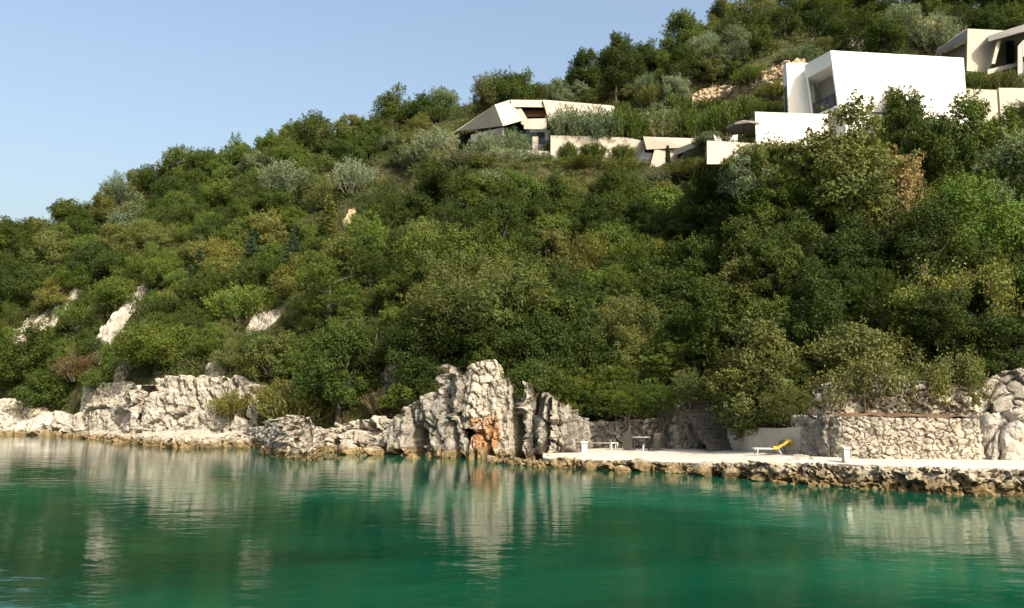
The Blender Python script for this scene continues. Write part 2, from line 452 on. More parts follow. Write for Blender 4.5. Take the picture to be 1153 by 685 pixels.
def d_strata(ang=0.6, freq=2.2, amp=0.5, seed=0):
    ca, sa = math.cos(ang), math.sin(ang)
    def f(Pt, s, z):
        q = (-Pt[:, 0] * sa * 1.0 + Pt[:, 2] * ca) * freq + 1.1 * fbm(Pt * 0.5, 3, seed) + 0.35 * fbm(Pt * 2.0, 3, seed + 2)
        k = np.floor(q); fr_ = q - k
        r = h3(k.astype(np.int64), (k * 0).astype(np.int64), (k * 0).astype(np.int64), seed + 8)
        d = amp * (0.8 * (r - 0.5) + 0.5 * (fr_ - 0.5)) - amp * 0.6 * np.exp(-fr_ / 0.10)
        Q = Pt * 0.45
        a1, a2, r2, g2 = voro(Q, seed + 4)
        d = d + amp * 0.7 * ((r2 - 0.5) + 0.7 * g2) - amp * 0.9 * np.exp(-(a2 - a1) / 0.035) + 0.16 * fbm(Pt * 2.7, 4, seed + 6, 0.62)
        c1, c2, r3, g3 = voro(Pt * 2.4 + 9.7, seed + 90); d = d + 0.13 * ((r3 - 0.5) + g3) - 0.08 * np.exp(-(c2 - c1) / 0.09)
        return d, 0.35 + 0.5 * r + 0.15 * r2
    return f
def d_mason(sx=1.9, sz=2.9, amp=0.09, seed=0, irregular=0.35, big=0.0):
    def f(Pt, s, z):
        Q = np.stack([s * sx, z * sz, np.zeros_like(s)], 1)
        Q = Q + irregular * np.stack([fbm(Q * 0.8, 2, seed + 1), fbm(Q * 0.8, 2, seed + 2), 0 * s], 1)
        Q[:, 2] = 0.5
        if big:
            bn = vnoise(np.stack([s * 0.35, z * 0.5, 0 * s + seed], 1), seed + 5)
            Q[:, :2] = np.where((bn > 0.28)[:, None], Q[:, :2] * big, Q[:, :2])
        Q[:, :2] += 0.10 * np.stack([fbm(Q * 4.0, 2, seed + 21), fbm(Q * 4.0 + 7, 2, seed + 22)], 1)
        a1, a2, r, g = voro(Q, seed)
        e = a2 - a1
        d = amp * 0.7 * (np.clip(e / 0.25, 0, 1) ** 0.5 - 1.0) + amp * 1.2 * (r - 0.5) + amp * 0.8 * g
        d = d - amp * 0.7 * np.exp(-e / 0.05) + 0.10 * fbm(Pt * 0.6, 3, seed + 7) + 0.03 * fbm(Pt * 5, 4, seed + 8, 0.6)
        return d, np.where(e < 0.07, 0.09, 0.25 + 0.75 * r)
    return f
def d_smooth(amp=0.5, seed=0):
    def f(Pt, s, z):
        Q = Pt * 0.32
        a1, a2, r, g = voro(Q, seed)
        d = amp * (0.8 * (r - 0.5) + 1.1 * g) - amp * 0.9 * np.exp(-(a2 - a1) / 0.04)
        d = d + 0.35 * amp * fbm(Pt * 0.7, 3, seed + 3) + 0.06 * fbm(Pt * 2.5, 4, seed + 5)
        return d, 0.5 + 0.35 * r
    return f
def d_concrete(amp=0.05, seed=0):
    def f(Pt, s, z):
        return amp * fbm(Pt * 0.8, 4, seed) + 0.02 * fbm(Pt * 4, 3, seed + 4), 0.5 + 0.3 * fbm(Pt * 0.5, 3, seed + 2)
    return f

def dent(disp, holes):
    """holes: (x, z, half width, half height, depth) hollows worn into a rock face"""
    def f(Pt, s, z):
        d, tone = disp(Pt, s, z)
        wob = 0.35 * fbm(Pt * 1.3, 3, 401)
        for (hx, hz, rx, rz, dep) in holes:
            q = ((Pt[:, 0] - hx) / rx + wob) ** 2 + ((Pt[:, 2] - hz) / rz) ** 2
            d = d - dep * np.clip(1.25 - q, 0, 1) ** 0.7
        return d, tone
    return f
def relief(name, path, mat, disp, res=0.16, zb=-0.6, thick=3.0, lean=0.12, top_noise=0.25, seed=0, parent=None, taper=0.5, round_=1, rise=0.0, smooth=False):
    """path: (x, y, top z) corners from left to right; the face looks to the camera side"""
    pts = np.array([(p[0], p[1], p[2]) for p in path], float)
    seg = np.sqrt(((pts[1:, :2] - pts[:-1, :2]) ** 2).sum(1)); S = np.concatenate([[0], np.cumsum(seg)])
    n = max(6, int(S[-1] / res)); s = np.linspace(0, S[-1], n)
    X = np.interp(s, S, pts[:, 0]); Y = np.interp(s, S, pts[:, 1]); ZT = np.interp(s, S, pts[:, 2])
    kw = max(1, int(round_ * 0.6 / res))
    if kw > 1:
        ker = np.ones(2 * kw + 1); ker /= ker.sum()
        sm = lambda a: np.convolve(np.pad(a, kw, mode='edge'), ker, mode='valid')
        X, Y, ZT = sm(X), sm(Y), sm(ZT)
    ZT = ZT + top_noise * fbm(np.stack([s * 0.8, 0 * s, 0 * s + seed], 1), 4, seed + 77) * 1.6
    tx = np.gradient(X); ty = np.gradient(Y); l = np.sqrt(tx * tx + ty * ty) + 1e-9
    nx, ny = ty / l, -tx / l
    bxm, bym = nx.mean(), ny.mean(); bl = math.hypot(bxm, bym) + 1e-9; bxm /= bl; bym /= bl
    hmax = (ZT - zb).max(); nf = max(4, int(hmax / res)); nt_ = max(3, int(thick / (res * 1.6)))
    rows, ss, zs, nrm, wts, wz = [], [], [], [], [], []
    for j in range(nf + 1):
        t = j / nf; z = zb + (ZT - zb) * t
        lx = lean * (z - zb)
        rows.append(np.stack([X - nx * lx, Y - ny * lx, z], 1)); ss.append(s); zs.append(z); wts.append(np.ones(n)); wz.append(np.full(n, 0.25 * t))
    for j in range(1, nt_ + 1):
        t = j / nt_; lx = lean * (ZT - zb); TX = X - nx * lx - bxm * thick * t; TYY = Y - ny * lx - bym * thick * t
        if rise: z = ZT + rise * t
        else:                                            # the back of the rock falls to meet the slope behind it
            k = min(1.0, max(0.0, (t - 0.25) / 0.75)); k = k * k * (3 - 2 * k)
            z = ZT * (1 - k) + (np.minimum(ZT, ground(TX, TYY)) - 0.7) * k
        rows.append(np.stack([TX, TYY, z], 1)); ss.append(s); zs.append(z - thick * t); wts.append(np.full(n, max(0.0, 1 - 3 * t))); wz.append(np.full(n, 0.5))
    V = np.concatenate(rows); s_ = np.concatenate(ss); z_ = np.concatenate(zs)
    d, tone = disp(V, s_, z_)
    endw = np.minimum(1, np.minimum(s_ - s_.min(), s_.max() - s_) / max(taper, 1e-3))
    d = d * (0.3 + 0.7 * endw)
    m = len(rows)
    NX = np.tile(nx, m); NY = np.tile(ny, m); W1 = np.concatenate(wts); W2 = np.concatenate(wz)
    D2 = d.reshape(m, n); dh = D2.copy(); ti = np.linspace(0, 1, nt_ + 1)[1:, None]
    dh[nf + 1:] = D2[nf][None, :] * np.clip(1 - 0.75 * ti, 0, 1)
    dz = D2 * np.array(wz)
    dz[nf + 1:] = dz[nf][None, :] * (1 - ti) + (D2[nf + 1:] * 0.55 - 0.15) * np.clip(ti * 4, 0, 1)
    V[:, 0] += NX * dh.ravel(); V[:, 1] += NY * dh.ravel(); V[:, 2] += dz.ravel()
    idx = np.arange(m * n).reshape(m, n)
    q = np.stack([idx[:-1, :-1], idx[:-1, 1:], idx[1:, 1:], idx[1:, :-1]], -1).reshape(-1, 4)
    return link(name, mesh_np(name, V, q, mat, smooth, {'tone': tone}), parent)

def foot(u, v, top_v, set_back=0.8, z=0.0):
    """foot point at pixel (u, v) on the plane z, carrying the height whose top reads at row top_v"""
    w = Wp(u, v, z)
    return (w.x, w.y, P(u, top_v, w.y + set_back).z)
def back(p, dx, dy, dz=0.0): return (p[0] + dx, p[1] + dy, p[2] + dz)

def cliff(name, label, cat, pl, mat, disp, back_l=(-2.2, 3), back_r=(2.2, 3.5), **kw):
    pts = [foot(*p) for p in pl]
    if back_l: pts = [back(pts[0], *back_l, -0.55 * pts[0][2] if back_l[0] < -1 else 0)] + pts
    if back_r: pts = pts + [back(pts[-1], *back_r, -0.55 * pts[-1][2] if back_r[0] > 1 else 0)]
    o = relief(name, pts, mat, disp, **kw)
    tag(o, label, cat); return o

cliff('rock_slab', 'smooth pale rounded rock slabs sloping into the water at the left edge', 'rock',
      [(-160, 488, 452), (-60, 489, 450), (5, 490, 449), (25, 490, 461), (55, 491, 465), (92, 492, 470)], M_SMOOTH, d_cliff(0.30, 0.9, 0.8, 3, 0.6), lean=0.4, thick=6, res=0.2, seed=3)
cliff('rock_outcrop', 'cracked pale rock outcrop left of the narrow dark cleft', 'rock',
      [(58, 490.5, 474), (80, 491.5, 464), (100, 493, 452), (125, 495, 444), (149, 497, 436)], M_ROCK, d_cliff(0.4, 0.75, 0.8, 12), back_r=(0.8, 5), lean=0.2, thick=6, res=0.17, seed=5)
cliff('cliff', 'broad pale cliff right of the narrow dark cleft, dry stones along its top', 'cliff',
      [(158, 497, 427), (190, 498, 424), (230, 499, 423), (262, 500, 424), (286, 501, 436)], M_ROCK, d_cliff(0.42, 0.95, 0.7, 21), back_l=(-0.3, 6), lean=0.16, thick=5, res=0.14, seed=6)
cliff('rock_ledge', 'low flat pale ledge at the water below the broad pale cliff', 'rock',
      [(70, 492.6, 486.5), (110, 495.5, 488), (160, 501.5, 491), (190, 504.5, 492), (225, 505, 491), (283, 504, 489)], M_ROCK, d_cliff(0.7, 0.4, 1.0, 25), lean=0.3, thick=5, res=0.15, seed=8, rise=0.5)
cliff('tilted_rock', 'grey rock with tilted layers jutting out into the water', 'rock',
      [(283, 505, 476), (296, 513, 470), (325, 516.5, 465), (352, 513, 472), (374, 509, 484)], M_STRATA, d_strata(0.62, 1.9, 0.7, 4), lean=0.35, thick=4, res=0.13, seed=9)
cliff('low_rock', 'small low slanting rock in the water at the foot of the tilted layers', 'rock',
      [(322, 517, 506), (345, 519.5, 502), (372, 517.5, 513)], M_STRATA, d_strata(0.5, 3.0, 0.3, 14), back_l=(-.8, 1.2), back_r=(.8, 1.2), lean=0.5, thick=1.5, res=0.1, seed=10)
cliff('jagged_rocks', 'low jagged pale rocks between the tilted layers and the sea cave', 'rock',
      [(364, 510, 478), (385, 510, 470), (415, 511, 472), (440, 512, 470), (458, 512, 462)], M_ROCK, d_cliff(0.7, 0.9, 0.9, 33), lean=0.35, thick=4, res=0.13, seed=11)
cliff('cave_cliff', 'grey cliff with the small dark sea cave at its foot', 'cliff',
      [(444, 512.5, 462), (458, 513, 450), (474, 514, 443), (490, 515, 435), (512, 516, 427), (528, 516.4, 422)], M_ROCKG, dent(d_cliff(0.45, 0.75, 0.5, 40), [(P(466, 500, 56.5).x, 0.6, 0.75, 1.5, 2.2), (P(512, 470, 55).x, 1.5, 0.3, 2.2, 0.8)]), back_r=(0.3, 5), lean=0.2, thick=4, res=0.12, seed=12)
cliff('stained_cliff', 'pale cliff with the large rust orange stain', 'cliff',
      [(520, 516.5, 432), (543, 517, 425), (560, 517.5, 424), (576, 518, 428), (604, 519, 440)], M_ORANGE, dent(d_cliff(0.5, 0.5, 0.4, 46), [(P(582, 480, 54).x, 2.6, 0.40, 5.0, 3.2), (P(523, 480, 54).x, 1.4, 0.30, 3.2, 2.2)]), back_l=(0.0, 5), back_r=(0.3, 6), lean=0.15, thick=3, res=0.11, seed=13)
cliff('fissured_cliff', 'dark grey cliff with upright fissures beside the left end of the quay', 'cliff',
      [(599, 519.2, 442), (612, 520, 444), (625, 520, 448), (640, 520, 454), (662, 517, 462)], M_ROCKG, d_strata(1.45, 1.5, 0.75, 50), back_l=(-0.2, 6), back_r=(1.5, 6), lean=0.1, thick=4, res=0.12, seed=14)
cliff('rock_ledge', 'flat brown ledge at the water under the fissured cliff', 'rock',
      [(546, 520, 514), (570, 524, 516.5), (600, 526, 518), (636, 527.5, 517)], M_QUAYF, d_cliff(0.9, 0.3, 1.0, 55), back_l=(-.5, 3), lean=0.3, thick=4, res=0.11, seed=15)

# terraced dry stone walls along the cliff tops
def stone_wall(label, pl, mat, disp, **kw):
    o = relief('stone_wall', [tuple(p) for p in pl], mat, disp, **kw); tag(o, label, 'stone wall'); return o
def wpt(u, vt, Y): p = P(u, vt, Y); return (p.x, p.y, p.z)
stone_wall('low dry stone wall on top of the cracked rock outcrop at left', [wpt(90, 434, 89), wpt(120, 430, 86.0), wpt(147, 431, 82.5)], M_WALL, d_mason(1.1, 1.6, 0.16, 61, 0.5), zb=2.2, thick=5.0, lean=0.1, res=0.16, seed=20)
stone_wall('rough stone wall crowning the rust stained cliff', [wpt(514, 428, 58.5), wpt(517, 412, 56.4), wpt(526, 407, 55.6), wpt(544, 405, 55.2), wpt(566, 407, 55.4), wpt(573, 412, 57.5)], M_WALL, d_mason(1.2, 1.6, 0.2, 63, 0.5), zb=2.0, thick=2.2, top_noise=0.1, lean=0.12, res=0.11, seed=21)
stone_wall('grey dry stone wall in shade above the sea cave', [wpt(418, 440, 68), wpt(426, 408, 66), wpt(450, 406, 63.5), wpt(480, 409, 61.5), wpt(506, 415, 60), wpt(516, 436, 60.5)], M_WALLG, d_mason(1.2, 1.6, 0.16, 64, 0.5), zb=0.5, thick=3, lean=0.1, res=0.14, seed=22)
# ------------------------------------------------------------------ the quay
M_FLOOR = plaster_mat('quay_concrete', (0.48, 0.445, 0.385), 0.13)
QF = [(612, 515, .52), (626, 516, .52), (643, 517, .52), (693, 517, .55), (754, 519.5, .62), (804, 521, .72), (850, 520.5, .88), (892, 520, 1.0), (953, 521.6, 1.05), (1051, 526, 1.08), (1152, 527.5, 1.08), (1300, 534, 1.08)]
QB = [(612, 503, .54), (626, 503.5, .54), (643, 504, .55), (693, 506, .58), (754, 507.5, .66), (804, 508.5, .76), (850, 509.5, .90), (892, 511.5, 1.0), (953, 514.5, 1.06), (1051, 516, 1.09), (1152, 517, 1.09), (1300, 520, 1.09)]
quay = thing('quay', 'pale concrete quay with a rubble stone edge along the water at right', 'quay')
def qline(tab, n, ex=0.0):
    pts = np.array([list(Wp(u, v, z)) for u, v, z in tab])
    s = np.concatenate([[0], np.cumsum(np.sqrt(((pts[1:] - pts[:-1]) ** 2).sum(1)))])
    t = np.linspace(0, s[-1], n)
    return np.stack([np.interp(t, s, pts[:, k]) for k in range(3)], 1)
nq = 400
fr_, bk_ = qline(QF, nq), qline(QB, nq)
bk_[:, 1] += 2.2
fr_[:, 1] += 0.75 - 0.35 * fbm(np.stack([np.arange(nq) * 0.11, np.zeros(nq), np.zeros(nq)], 1), 4, 5)
K = 40
G = np.stack([fr_ * (1 - t) + bk_ * t for t in np.linspace(0, 1, K)], 0)
G[..., 2] += 0.035 * fbm(G.reshape(-1, 3) * np.array([0.9, 0.9, 0]), 4, 21).reshape(K, nq)
edge = np.clip(1 - np.arange(K) / 3.0, 0, 1)[:, None]
G[..., 2] -= 0.10 * edge ** 2
low = G[0].copy(); low[:, 2] -= 0.45; low[:, 1] += 0.05
G = np.concatenate([low[None], G], 0)
ix = np.arange((K + 1) * nq).reshape(K + 1, nq)
qq = np.stack([ix[:-1, :-1], ix[:-1, 1:], ix[1:, 1:], ix[1:, :-1]], -1).reshape(-1, 4)
link('floor_slab', mesh_np('floor_slab', G.reshape(-1, 3), qq, M_FLOOR, False), quay)
QW = [(618, 524), (640, 527), (660, 528), (700, 530), (760, 532.5), (800, 535.5), (850, 541), (880, 545), (915, 547), (950, 549), (1000, 552), (1050, 556), (1100, 558), (1153, 559.5), (1300, 566)]
qpath = []
for u, v in QW:
    w = Wp(u, v, 0); ztop = float(np.interp(w.x, [Wp(a, b, c).x for a, b, c in QF], [c for a, b, c in QF]))
    qpath.append((w.x, w.y - 0.25, ztop - 0.02))
relief('rubble_face', [back(qpath[0], -0.5, 4)] + qpath, M_QUAYF, d_cliff(1.0, 0.42, 1.5, 70), res=0.085, zb=-0.5, thick=1.1, lean=0.30, top_noise=0.08, seed=30, parent=quay, rise=0.06)

# walls and rocks behind the quay
def onq(u, v, tv, z, sb=0.4): return foot(u, v, tv, sb, z)
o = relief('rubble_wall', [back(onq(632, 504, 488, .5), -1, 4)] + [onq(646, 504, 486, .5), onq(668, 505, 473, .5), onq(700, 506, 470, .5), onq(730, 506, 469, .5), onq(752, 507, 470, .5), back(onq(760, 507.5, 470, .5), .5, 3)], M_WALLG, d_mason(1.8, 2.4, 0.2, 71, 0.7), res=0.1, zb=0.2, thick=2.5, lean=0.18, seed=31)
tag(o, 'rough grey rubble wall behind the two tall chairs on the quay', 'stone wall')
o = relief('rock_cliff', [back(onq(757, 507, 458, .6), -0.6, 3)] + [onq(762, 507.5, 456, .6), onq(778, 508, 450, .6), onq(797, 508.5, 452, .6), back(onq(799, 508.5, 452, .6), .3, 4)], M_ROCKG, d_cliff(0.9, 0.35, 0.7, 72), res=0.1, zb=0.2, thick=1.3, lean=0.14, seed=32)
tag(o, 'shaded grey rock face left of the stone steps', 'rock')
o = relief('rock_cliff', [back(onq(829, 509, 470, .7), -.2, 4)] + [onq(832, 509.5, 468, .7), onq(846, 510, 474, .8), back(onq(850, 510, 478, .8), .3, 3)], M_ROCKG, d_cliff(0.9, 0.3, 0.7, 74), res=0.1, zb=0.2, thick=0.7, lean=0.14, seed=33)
tag(o, 'shaded narrow rock face right of the stone steps', 'rock')
# steps climbing behind the quay
s0 = Wp(816, 509, .75)
st = thing('stone_steps', 'flight of grey stone steps climbing from the quay in the shade', 'steps', s0)
for k in range(12):
    y0 = 0.30 * k; xo = -0.09 * k
    b = MB()
    jx = R.uniform(-.06, .06)
    b.box(-0.95 + xo + jx, 0.95 + xo + jx, y0, y0 + 0.42, 0.26 * k - 0.12, 0.26 * (k + 1) + R.uniform(-.02, .02))
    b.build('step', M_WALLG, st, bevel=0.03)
cw = relief('retaining_wall', [back(onq(838, 509.5, 484, .85), -.3, 3)] + [onq(842, 510, 483, .85, .1), onq(870, 511, 482, .95, .1), onq(900, 512.5, 481, 1.0, .1), onq(926, 514, 480, 1.04, .1), back(onq(930, 514, 480, 1.04), .4, 2)], plaster_mat('weathered_render', (0.40, 0.37, 0.31), 0.16), d_concrete(0.08, 75), res=0.12, zb=0.4, thick=2.0, lean=0.04, top_noise=0.05, seed=34)
tag(cw, 'low smooth grey retaining wall behind the yellow lounger', 'retaining wall')
o = relief('rock_pillar', [back(onq(914, 514, 470, 1.03), -.4, 2.5)] + [onq(917, 514.5, 469, 1.03), onq(932, 516, 468, 1.03), onq(941, 516.3, 469, 1.03), back(onq(946, 516, 470, 1.03), .3, 2.5)], M_ROCKG, d_strata(1.45, 1.6, 0.22, 77), res=0.09, zb=0.6, thick=0.7, lean=0.12, seed=35)
tag(o, 'upright weathered rock at the left end of the bright masonry wall', 'rock')
o = relief('masonry_wall', [back(onq(938, 516, 469, 1.05), -.1, 2)] + [onq(942, 516, 469, 1.05, .25), onq(985, 517, 470, 1.06, .25), onq(1040, 518, 470.5, 1.07, .25), onq(1085, 518, 471, 1.08, .25), onq(1112, 518.3, 472, 1.08, .25), back(onq(1116, 518.3, 472, 1.08), .1, 2)], M_WALL, d_mason(2.6, 3.9, 0.075, 78, 0.7, big=0.4), res=0.045, zb=0.7, thick=3.6, lean=0.06, top_noise=0.04, seed=36, rise=0.12)
tag(o, 'bright sunlit masonry wall of irregular stones behind the right half of the quay', 'stone wall')
wl = relief('rubble_wall', [back(wpt(926, 436, 45.6), -.6, 2)] + [wpt(930, 432, 45.6), wpt(952, 426, 45.4), wpt(990, 424, 45.0), wpt(1030, 425, 44.6), wpt(1066, 428, 44.3), wpt(1085, 432, 44.2), wpt(1110, 436, 44.2)], M_WALL, d_mason(1.9, 2.6, 0.2, 79, 0.7), res=0.085, zb=2.6, thick=2.2, lean=0.14, seed=37)
tag(wl, 'upper rubble stone wall set back above the bright masonry wall', 'stone wall')
o = relief('rock_mass', [back(onq(1104, 518, 468, 1.08), -.3, 2)] + [onq(1108, 518, 470, 1.08, .6), onq(1120, 518.6, 468, 1.08, .6), onq(1140, 519, 464, 1.08, .6), onq(1170, 519.5, 460, 1.08, .6), onq(1260, 522, 456, 1.08, .6)], M_SMOOTH, d_cliff(0.3, 0.4, 0.7, 80, 0.45), res=0.08, zb=0.6, thick=4, lean=0.25, seed=38)
tag(o, 'big pale smooth rock at the right end of the bright masonry wall', 'rock')
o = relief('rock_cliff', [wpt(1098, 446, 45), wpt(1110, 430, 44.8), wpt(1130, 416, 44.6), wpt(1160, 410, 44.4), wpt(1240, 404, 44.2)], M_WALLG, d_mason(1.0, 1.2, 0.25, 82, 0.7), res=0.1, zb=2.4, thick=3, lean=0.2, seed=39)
tag(o, 'dark shaded rock face above the big pale smooth rock at the right edge', 'rock')
# strip of bare red earth on the terrace
def earth_mat():
    m, nt, out = new_mat('red_earth'); geo = nt.nodes.new('ShaderNodeNewGeometry')
    n = noise(nt, geo.outputs['Position'], 3.0, 7, 0.7)
    principled(nt, out, ramp(nt, n, [(0.35, (0.085, 0.05, 0.028)), (0.65, (0.20, 0.13, 0.075))]), 0.95, 0.1, bump(nt, n, 1.0, 0.15)); return m
ex = np.linspace(Wp(946, 470, 3.2).x, 1, 2)
a0, a1 = P(946, 468.5, 42.9), P(1112, 470, 40.7)
nx_, ny_ = 120, 24
gx, gy = np.meshgrid(np.linspace(0, 1, nx_), np.linspace(0, 1, ny_), indexing='ij')
EX = a0.x + (a1.x - a0.x) * gx; EY = a0.y + (a1.y - a0.y) * gx + gy * 3.2
EZ = 3.10 + 0.12 * np.sin(gy * math.pi * 0.8) + 0.14 * fbm(np.stack([EX.ravel() * 1.1, EY.ravel() * 1.1, 0 * EX.ravel()], 1), 4, 90).reshape(EX.shape) - 0.25 * (np.abs(gx - 0.5) * 2) ** 8
ix = np.arange(nx_ * ny_).reshape(nx_, ny_)
o = link('soil', mesh_np('soil', np.stack([EX, EY, EZ], -1).reshape(-1, 3), np.stack([ix[:-1, :-1], ix[1:, :-1], ix[1:, 1:], ix[:-1, 1:]], -1).reshape(-1, 4), earth_mat(), True))
tag(o, 'strip of bare reddish earth on the terrace above the bright masonry wall', 'soil', None, 'stuff')

# rocks showing through the slope and terrace walls higher up
def on_ground(u, v, dz=0.0, Y0=40.0, Y1=190.0):
    Y = np.linspace(Y0, Y1, 900)
    a = (u - CX) / F; b = (CY - v) / F
    k = Y / (CP - b * SP); X = k * a; Z = EYE + k * (SP + b * CP)
    g = ground(X, Y) + dz
    hit = np.nonzero((Z <= g))[0]
    i = hit[0] if len(hit) else len(Y) - 1
    return Vector((X[i], Y[i], Z[i] - dz))
def slope_rock(name, label, cat, u, v, wpx, hpx, mat, disp, high=0.9, res=0.17, seed=0, up=0.75, skew=0.0):
    """a patch of bare rock standing out of the slope: raised along the slope's outward direction, sinking into it at a ragged outline"""
    w = on_ground(u, v); wa, wb = on_ground(u, v + hpx / 2), on_ground(u, v - hpx / 2)
    hx = wpx / 2 * w.y / F; hy = min(max((wb.y - wa.y) / 2, 0.35), hpx * w.y / F)
    nx = max(12, int(2.6 * hx / res)); ny = max(12, int(2.6 * hy / res))
    a_, b_ = np.meshgrid(np.linspace(-1.3, 1.3, nx), np.linspace(-1.3, 1.3, ny), indexing='ij')
    X = w.x + hx * a_.ravel() + skew * hx * b_.ravel(); Y = w.y + hy * b_.ravel(); Z = ground(X, Y)
    Pt = np.stack([X, Y, Z], 1)
    d, tone = disp(Pt, X, Z)
    r = np.maximum(np.abs(a_.ravel()) ** 2 + np.abs(b_.ravel()) ** 2, 0) ** 0.5 + 0.38 * fbm(Pt * 0.45, 3, seed + 3) + 0.15 * fbm(Pt * 1.6, 2, seed + 5)
    env = np.clip((1.02 - r) / 0.22, -1, 1)
    H = env * high + d * np.clip(env + 0.5, 0, 1)
    Pt = Pt + H[:, None] * np.array([0, -(1 - up ** 2) ** .5, up])
    ix = np.arange(nx * ny).reshape(nx, ny)
    o = link(name, mesh_np(name, Pt, np.stack([ix[:-1, :-1], ix[1:, :-1], ix[1:, 1:], ix[:-1, 1:]], -1).reshape(-1, 4), mat, False, {'tone': tone}))
    tag(o, label, cat); return o
slope_rock('rock_outcrop', 'tall pale leaning rock slab among shrubs on the lower left slope', 'rock', 137, 358, 40, 46, M_SMOOTH, d_strata(1.1, 0.9, 0.5, 101), 0.8, seed=41, skew=0.45)
slope_rock('rock_outcrop', 'long pale broken rock face under the dark trees at left', 'rock', 52, 361, 84, 36, M_ROCK, d_cliff(0.5, 0.7, 0.7, 102), 0.7, seed=42)
slope_rock('rock_outcrop', 'small pale rock patch below the bright green bush', 'rock', 300, 359, 46, 22, M_ROCK, d_cliff(0.6, 0.5, 0.7, 103), 0.6, seed=43)
slope_rock('rock_outcrop', 'grey upright rock rising behind the narrow dark cleft', 'rock', 144, 414, 32, 26, M_ROCKG, d_cliff(0.5, 0.7, 0.7, 104), 0.8, seed=44)
slope_rock('rock_outcrop', 'pale boulder face among the shrubs above the broad pale cliff', 'rock', 248, 417, 30, 16, M_ROCK, d_cliff(0.6, 0.5, 0.7, 105), 0.6, seed=45)
slope_rock('rock_outcrop', 'small ochre rock patch in the middle of the slope', 'rock', 394, 245, 13, 15, M_TERR, d_cliff(0.6, 0.4, 0.7, 106), 0.4, seed=46)
slope_rock('rock_outcrop', 'pale rock patch between the large olive and the yellow bush', 'rock', 602, 312, 40, 12, M_TERR, d_cliff(0.8, 0.35, 0.7, 107), 0.5, seed=47, res=.12)
slope_rock('rock_outcrop', 'small ochre stones above the shaded rock and steps', 'rock', 783, 448, 40, 18, M_TERR, d_cliff(1.0, 0.4, 0.7, 108), 0.6, seed=48, res=.1)
def bank_wall(label, pts, mat, seed, sx=1.3, sz=2.0):
    pp = []
    for (u, vb, vt) in pts:
        w = on_ground(u, vb); pp.append((w.x, w.y - 0.9, P(u, vt, w.y - 0.6).z))
    o = relief('terrace_wall', pp, mat, d_mason(sx, sz, 0.2, seed, 0.7), res=0.14, zb=min(p[2] for p in pp) - 4.5, thick=3, lean=0.02, seed=seed, top_noise=0.3)
    tag(o, label, 'terrace wall')
bank_wall('ochre dry stone terrace wall behind the parasol and the white house', [(776, 112, 108), (788, 112, 100), (810, 111, 97), (840, 110, 95), (866, 108, 93), (888, 108, 93)], M_TERR, 51)
bank_wall('pale rubble terrace wall stepping up above the ochre terrace wall', [(846, 92, 88), (856, 90, 80), (872, 87, 74), (888, 84, 68), (906, 80, 66)], M_TERR, 52)
slope_rock('terrace_bank', 'pale stones of the highest terrace just above the white house roof', 'bank', 940, 50, 70, 16, M_ROCK, d_cliff(0.55, 0.7, 1.4, 115), 0.7, seed=55, res=.22)
slope_rock('terrace_bank', 'pinkish earth bank on the skyline slope above the white house', 'bank', 1037, 27, 36, 18, M_TERR, d_cliff(0.55, 0.5, 1.4, 114), 0.6, seed=54, res=.22)
slope_rock('terrace_bank', 'small patch of bare ochre earth right of the feathery shrubs below the ochre terrace', 'bank', 742, 113, 46, 10, M_TERR, d_cliff(0.55, 0.4, 1.4, 116), 0.4, seed=56, res=.2)
def terrace(label, pts, **kw):
    o = relief('terrace_wall', [wpt(*p) for p in pts], M_TERR, d_cliff(0.55, 0.6, 1.0, kw.pop('sd')), zb=kw.pop('zb'), **kw); tag(o, label, 'terrace wall')
terrace('low pale garden wall among feathery shrubs left of the beige house', [(420, 190, 106), (440, 187, 105), (462, 188, 104.5)], zb=31, sd=113, thick=2, lean=0.1, res=0.2, seed=53)

# ------------------------------------------------------------------ houses
M_WHITE = plaster_mat('white_render', (0.80, 0.78, 0.73), 0.02)
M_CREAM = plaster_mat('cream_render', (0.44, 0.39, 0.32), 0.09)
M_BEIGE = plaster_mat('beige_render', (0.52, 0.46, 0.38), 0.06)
M_GREYR = plaster_mat('grey_and_shade_render', (0.36, 0.34, 0.32), 0.06)  # also on cream and white parts, with their shade put into the grey
M_METAL = flat_mat('dark_metal', (0.03, 0.035, 0.045), 0.45, 0.5)
M_WOOD = flat_mat('brown_wood', (0.20, 0.11, 0.06), 0.6)
def glass_mat():
    m, nt, out = new_mat('window_glass')
    p = principled(nt, out, (0.02, 0.026, 0.032), 0.04, 0.6); p.inputs['IOR'].default_value = 1.5; return m
M_GLASS = glass_mat()

# white house -------------------------------------------------------
A = P(935, 57, 70.0); zt_, zb_ = A.z, P(940, 124, 70).z
Cc = P(1085, 66, 71.6)
wh = thing('white_house', 'large bright white block house with a slanted recessed balcony end', 'house', (34, 72, 26))
inv = Vector((-34, -72, -26))
def rel(p): return Vector(p) + inv
E0 = Vector((A.x, A.y)); E1 = Vector((P(905.5, 68, 73.2).x, 73.2))
def endp(k, z):
    sh = 0.50 * (zt_ - z) / (zt_ - zb_)
    q = E0 + (E1 - E0) * k
    return Vector((q.x + sh, q.y, z))
inw = Vector((0.80, 0.60, 0)).normalized()
RB = Vector((Cc.x, Cc.y, 0)); RB2 = Vector((Cc.x + 2.4, Cc.y + 7.5, 0)); LB2 = Vector((30.2, 79.2, 0))
def z_(p, z): return Vector((p[0], p[1], z))
b = MB()
zc = zt_ - 1.35; zf = zb_ + 0.5
slope = -0.012
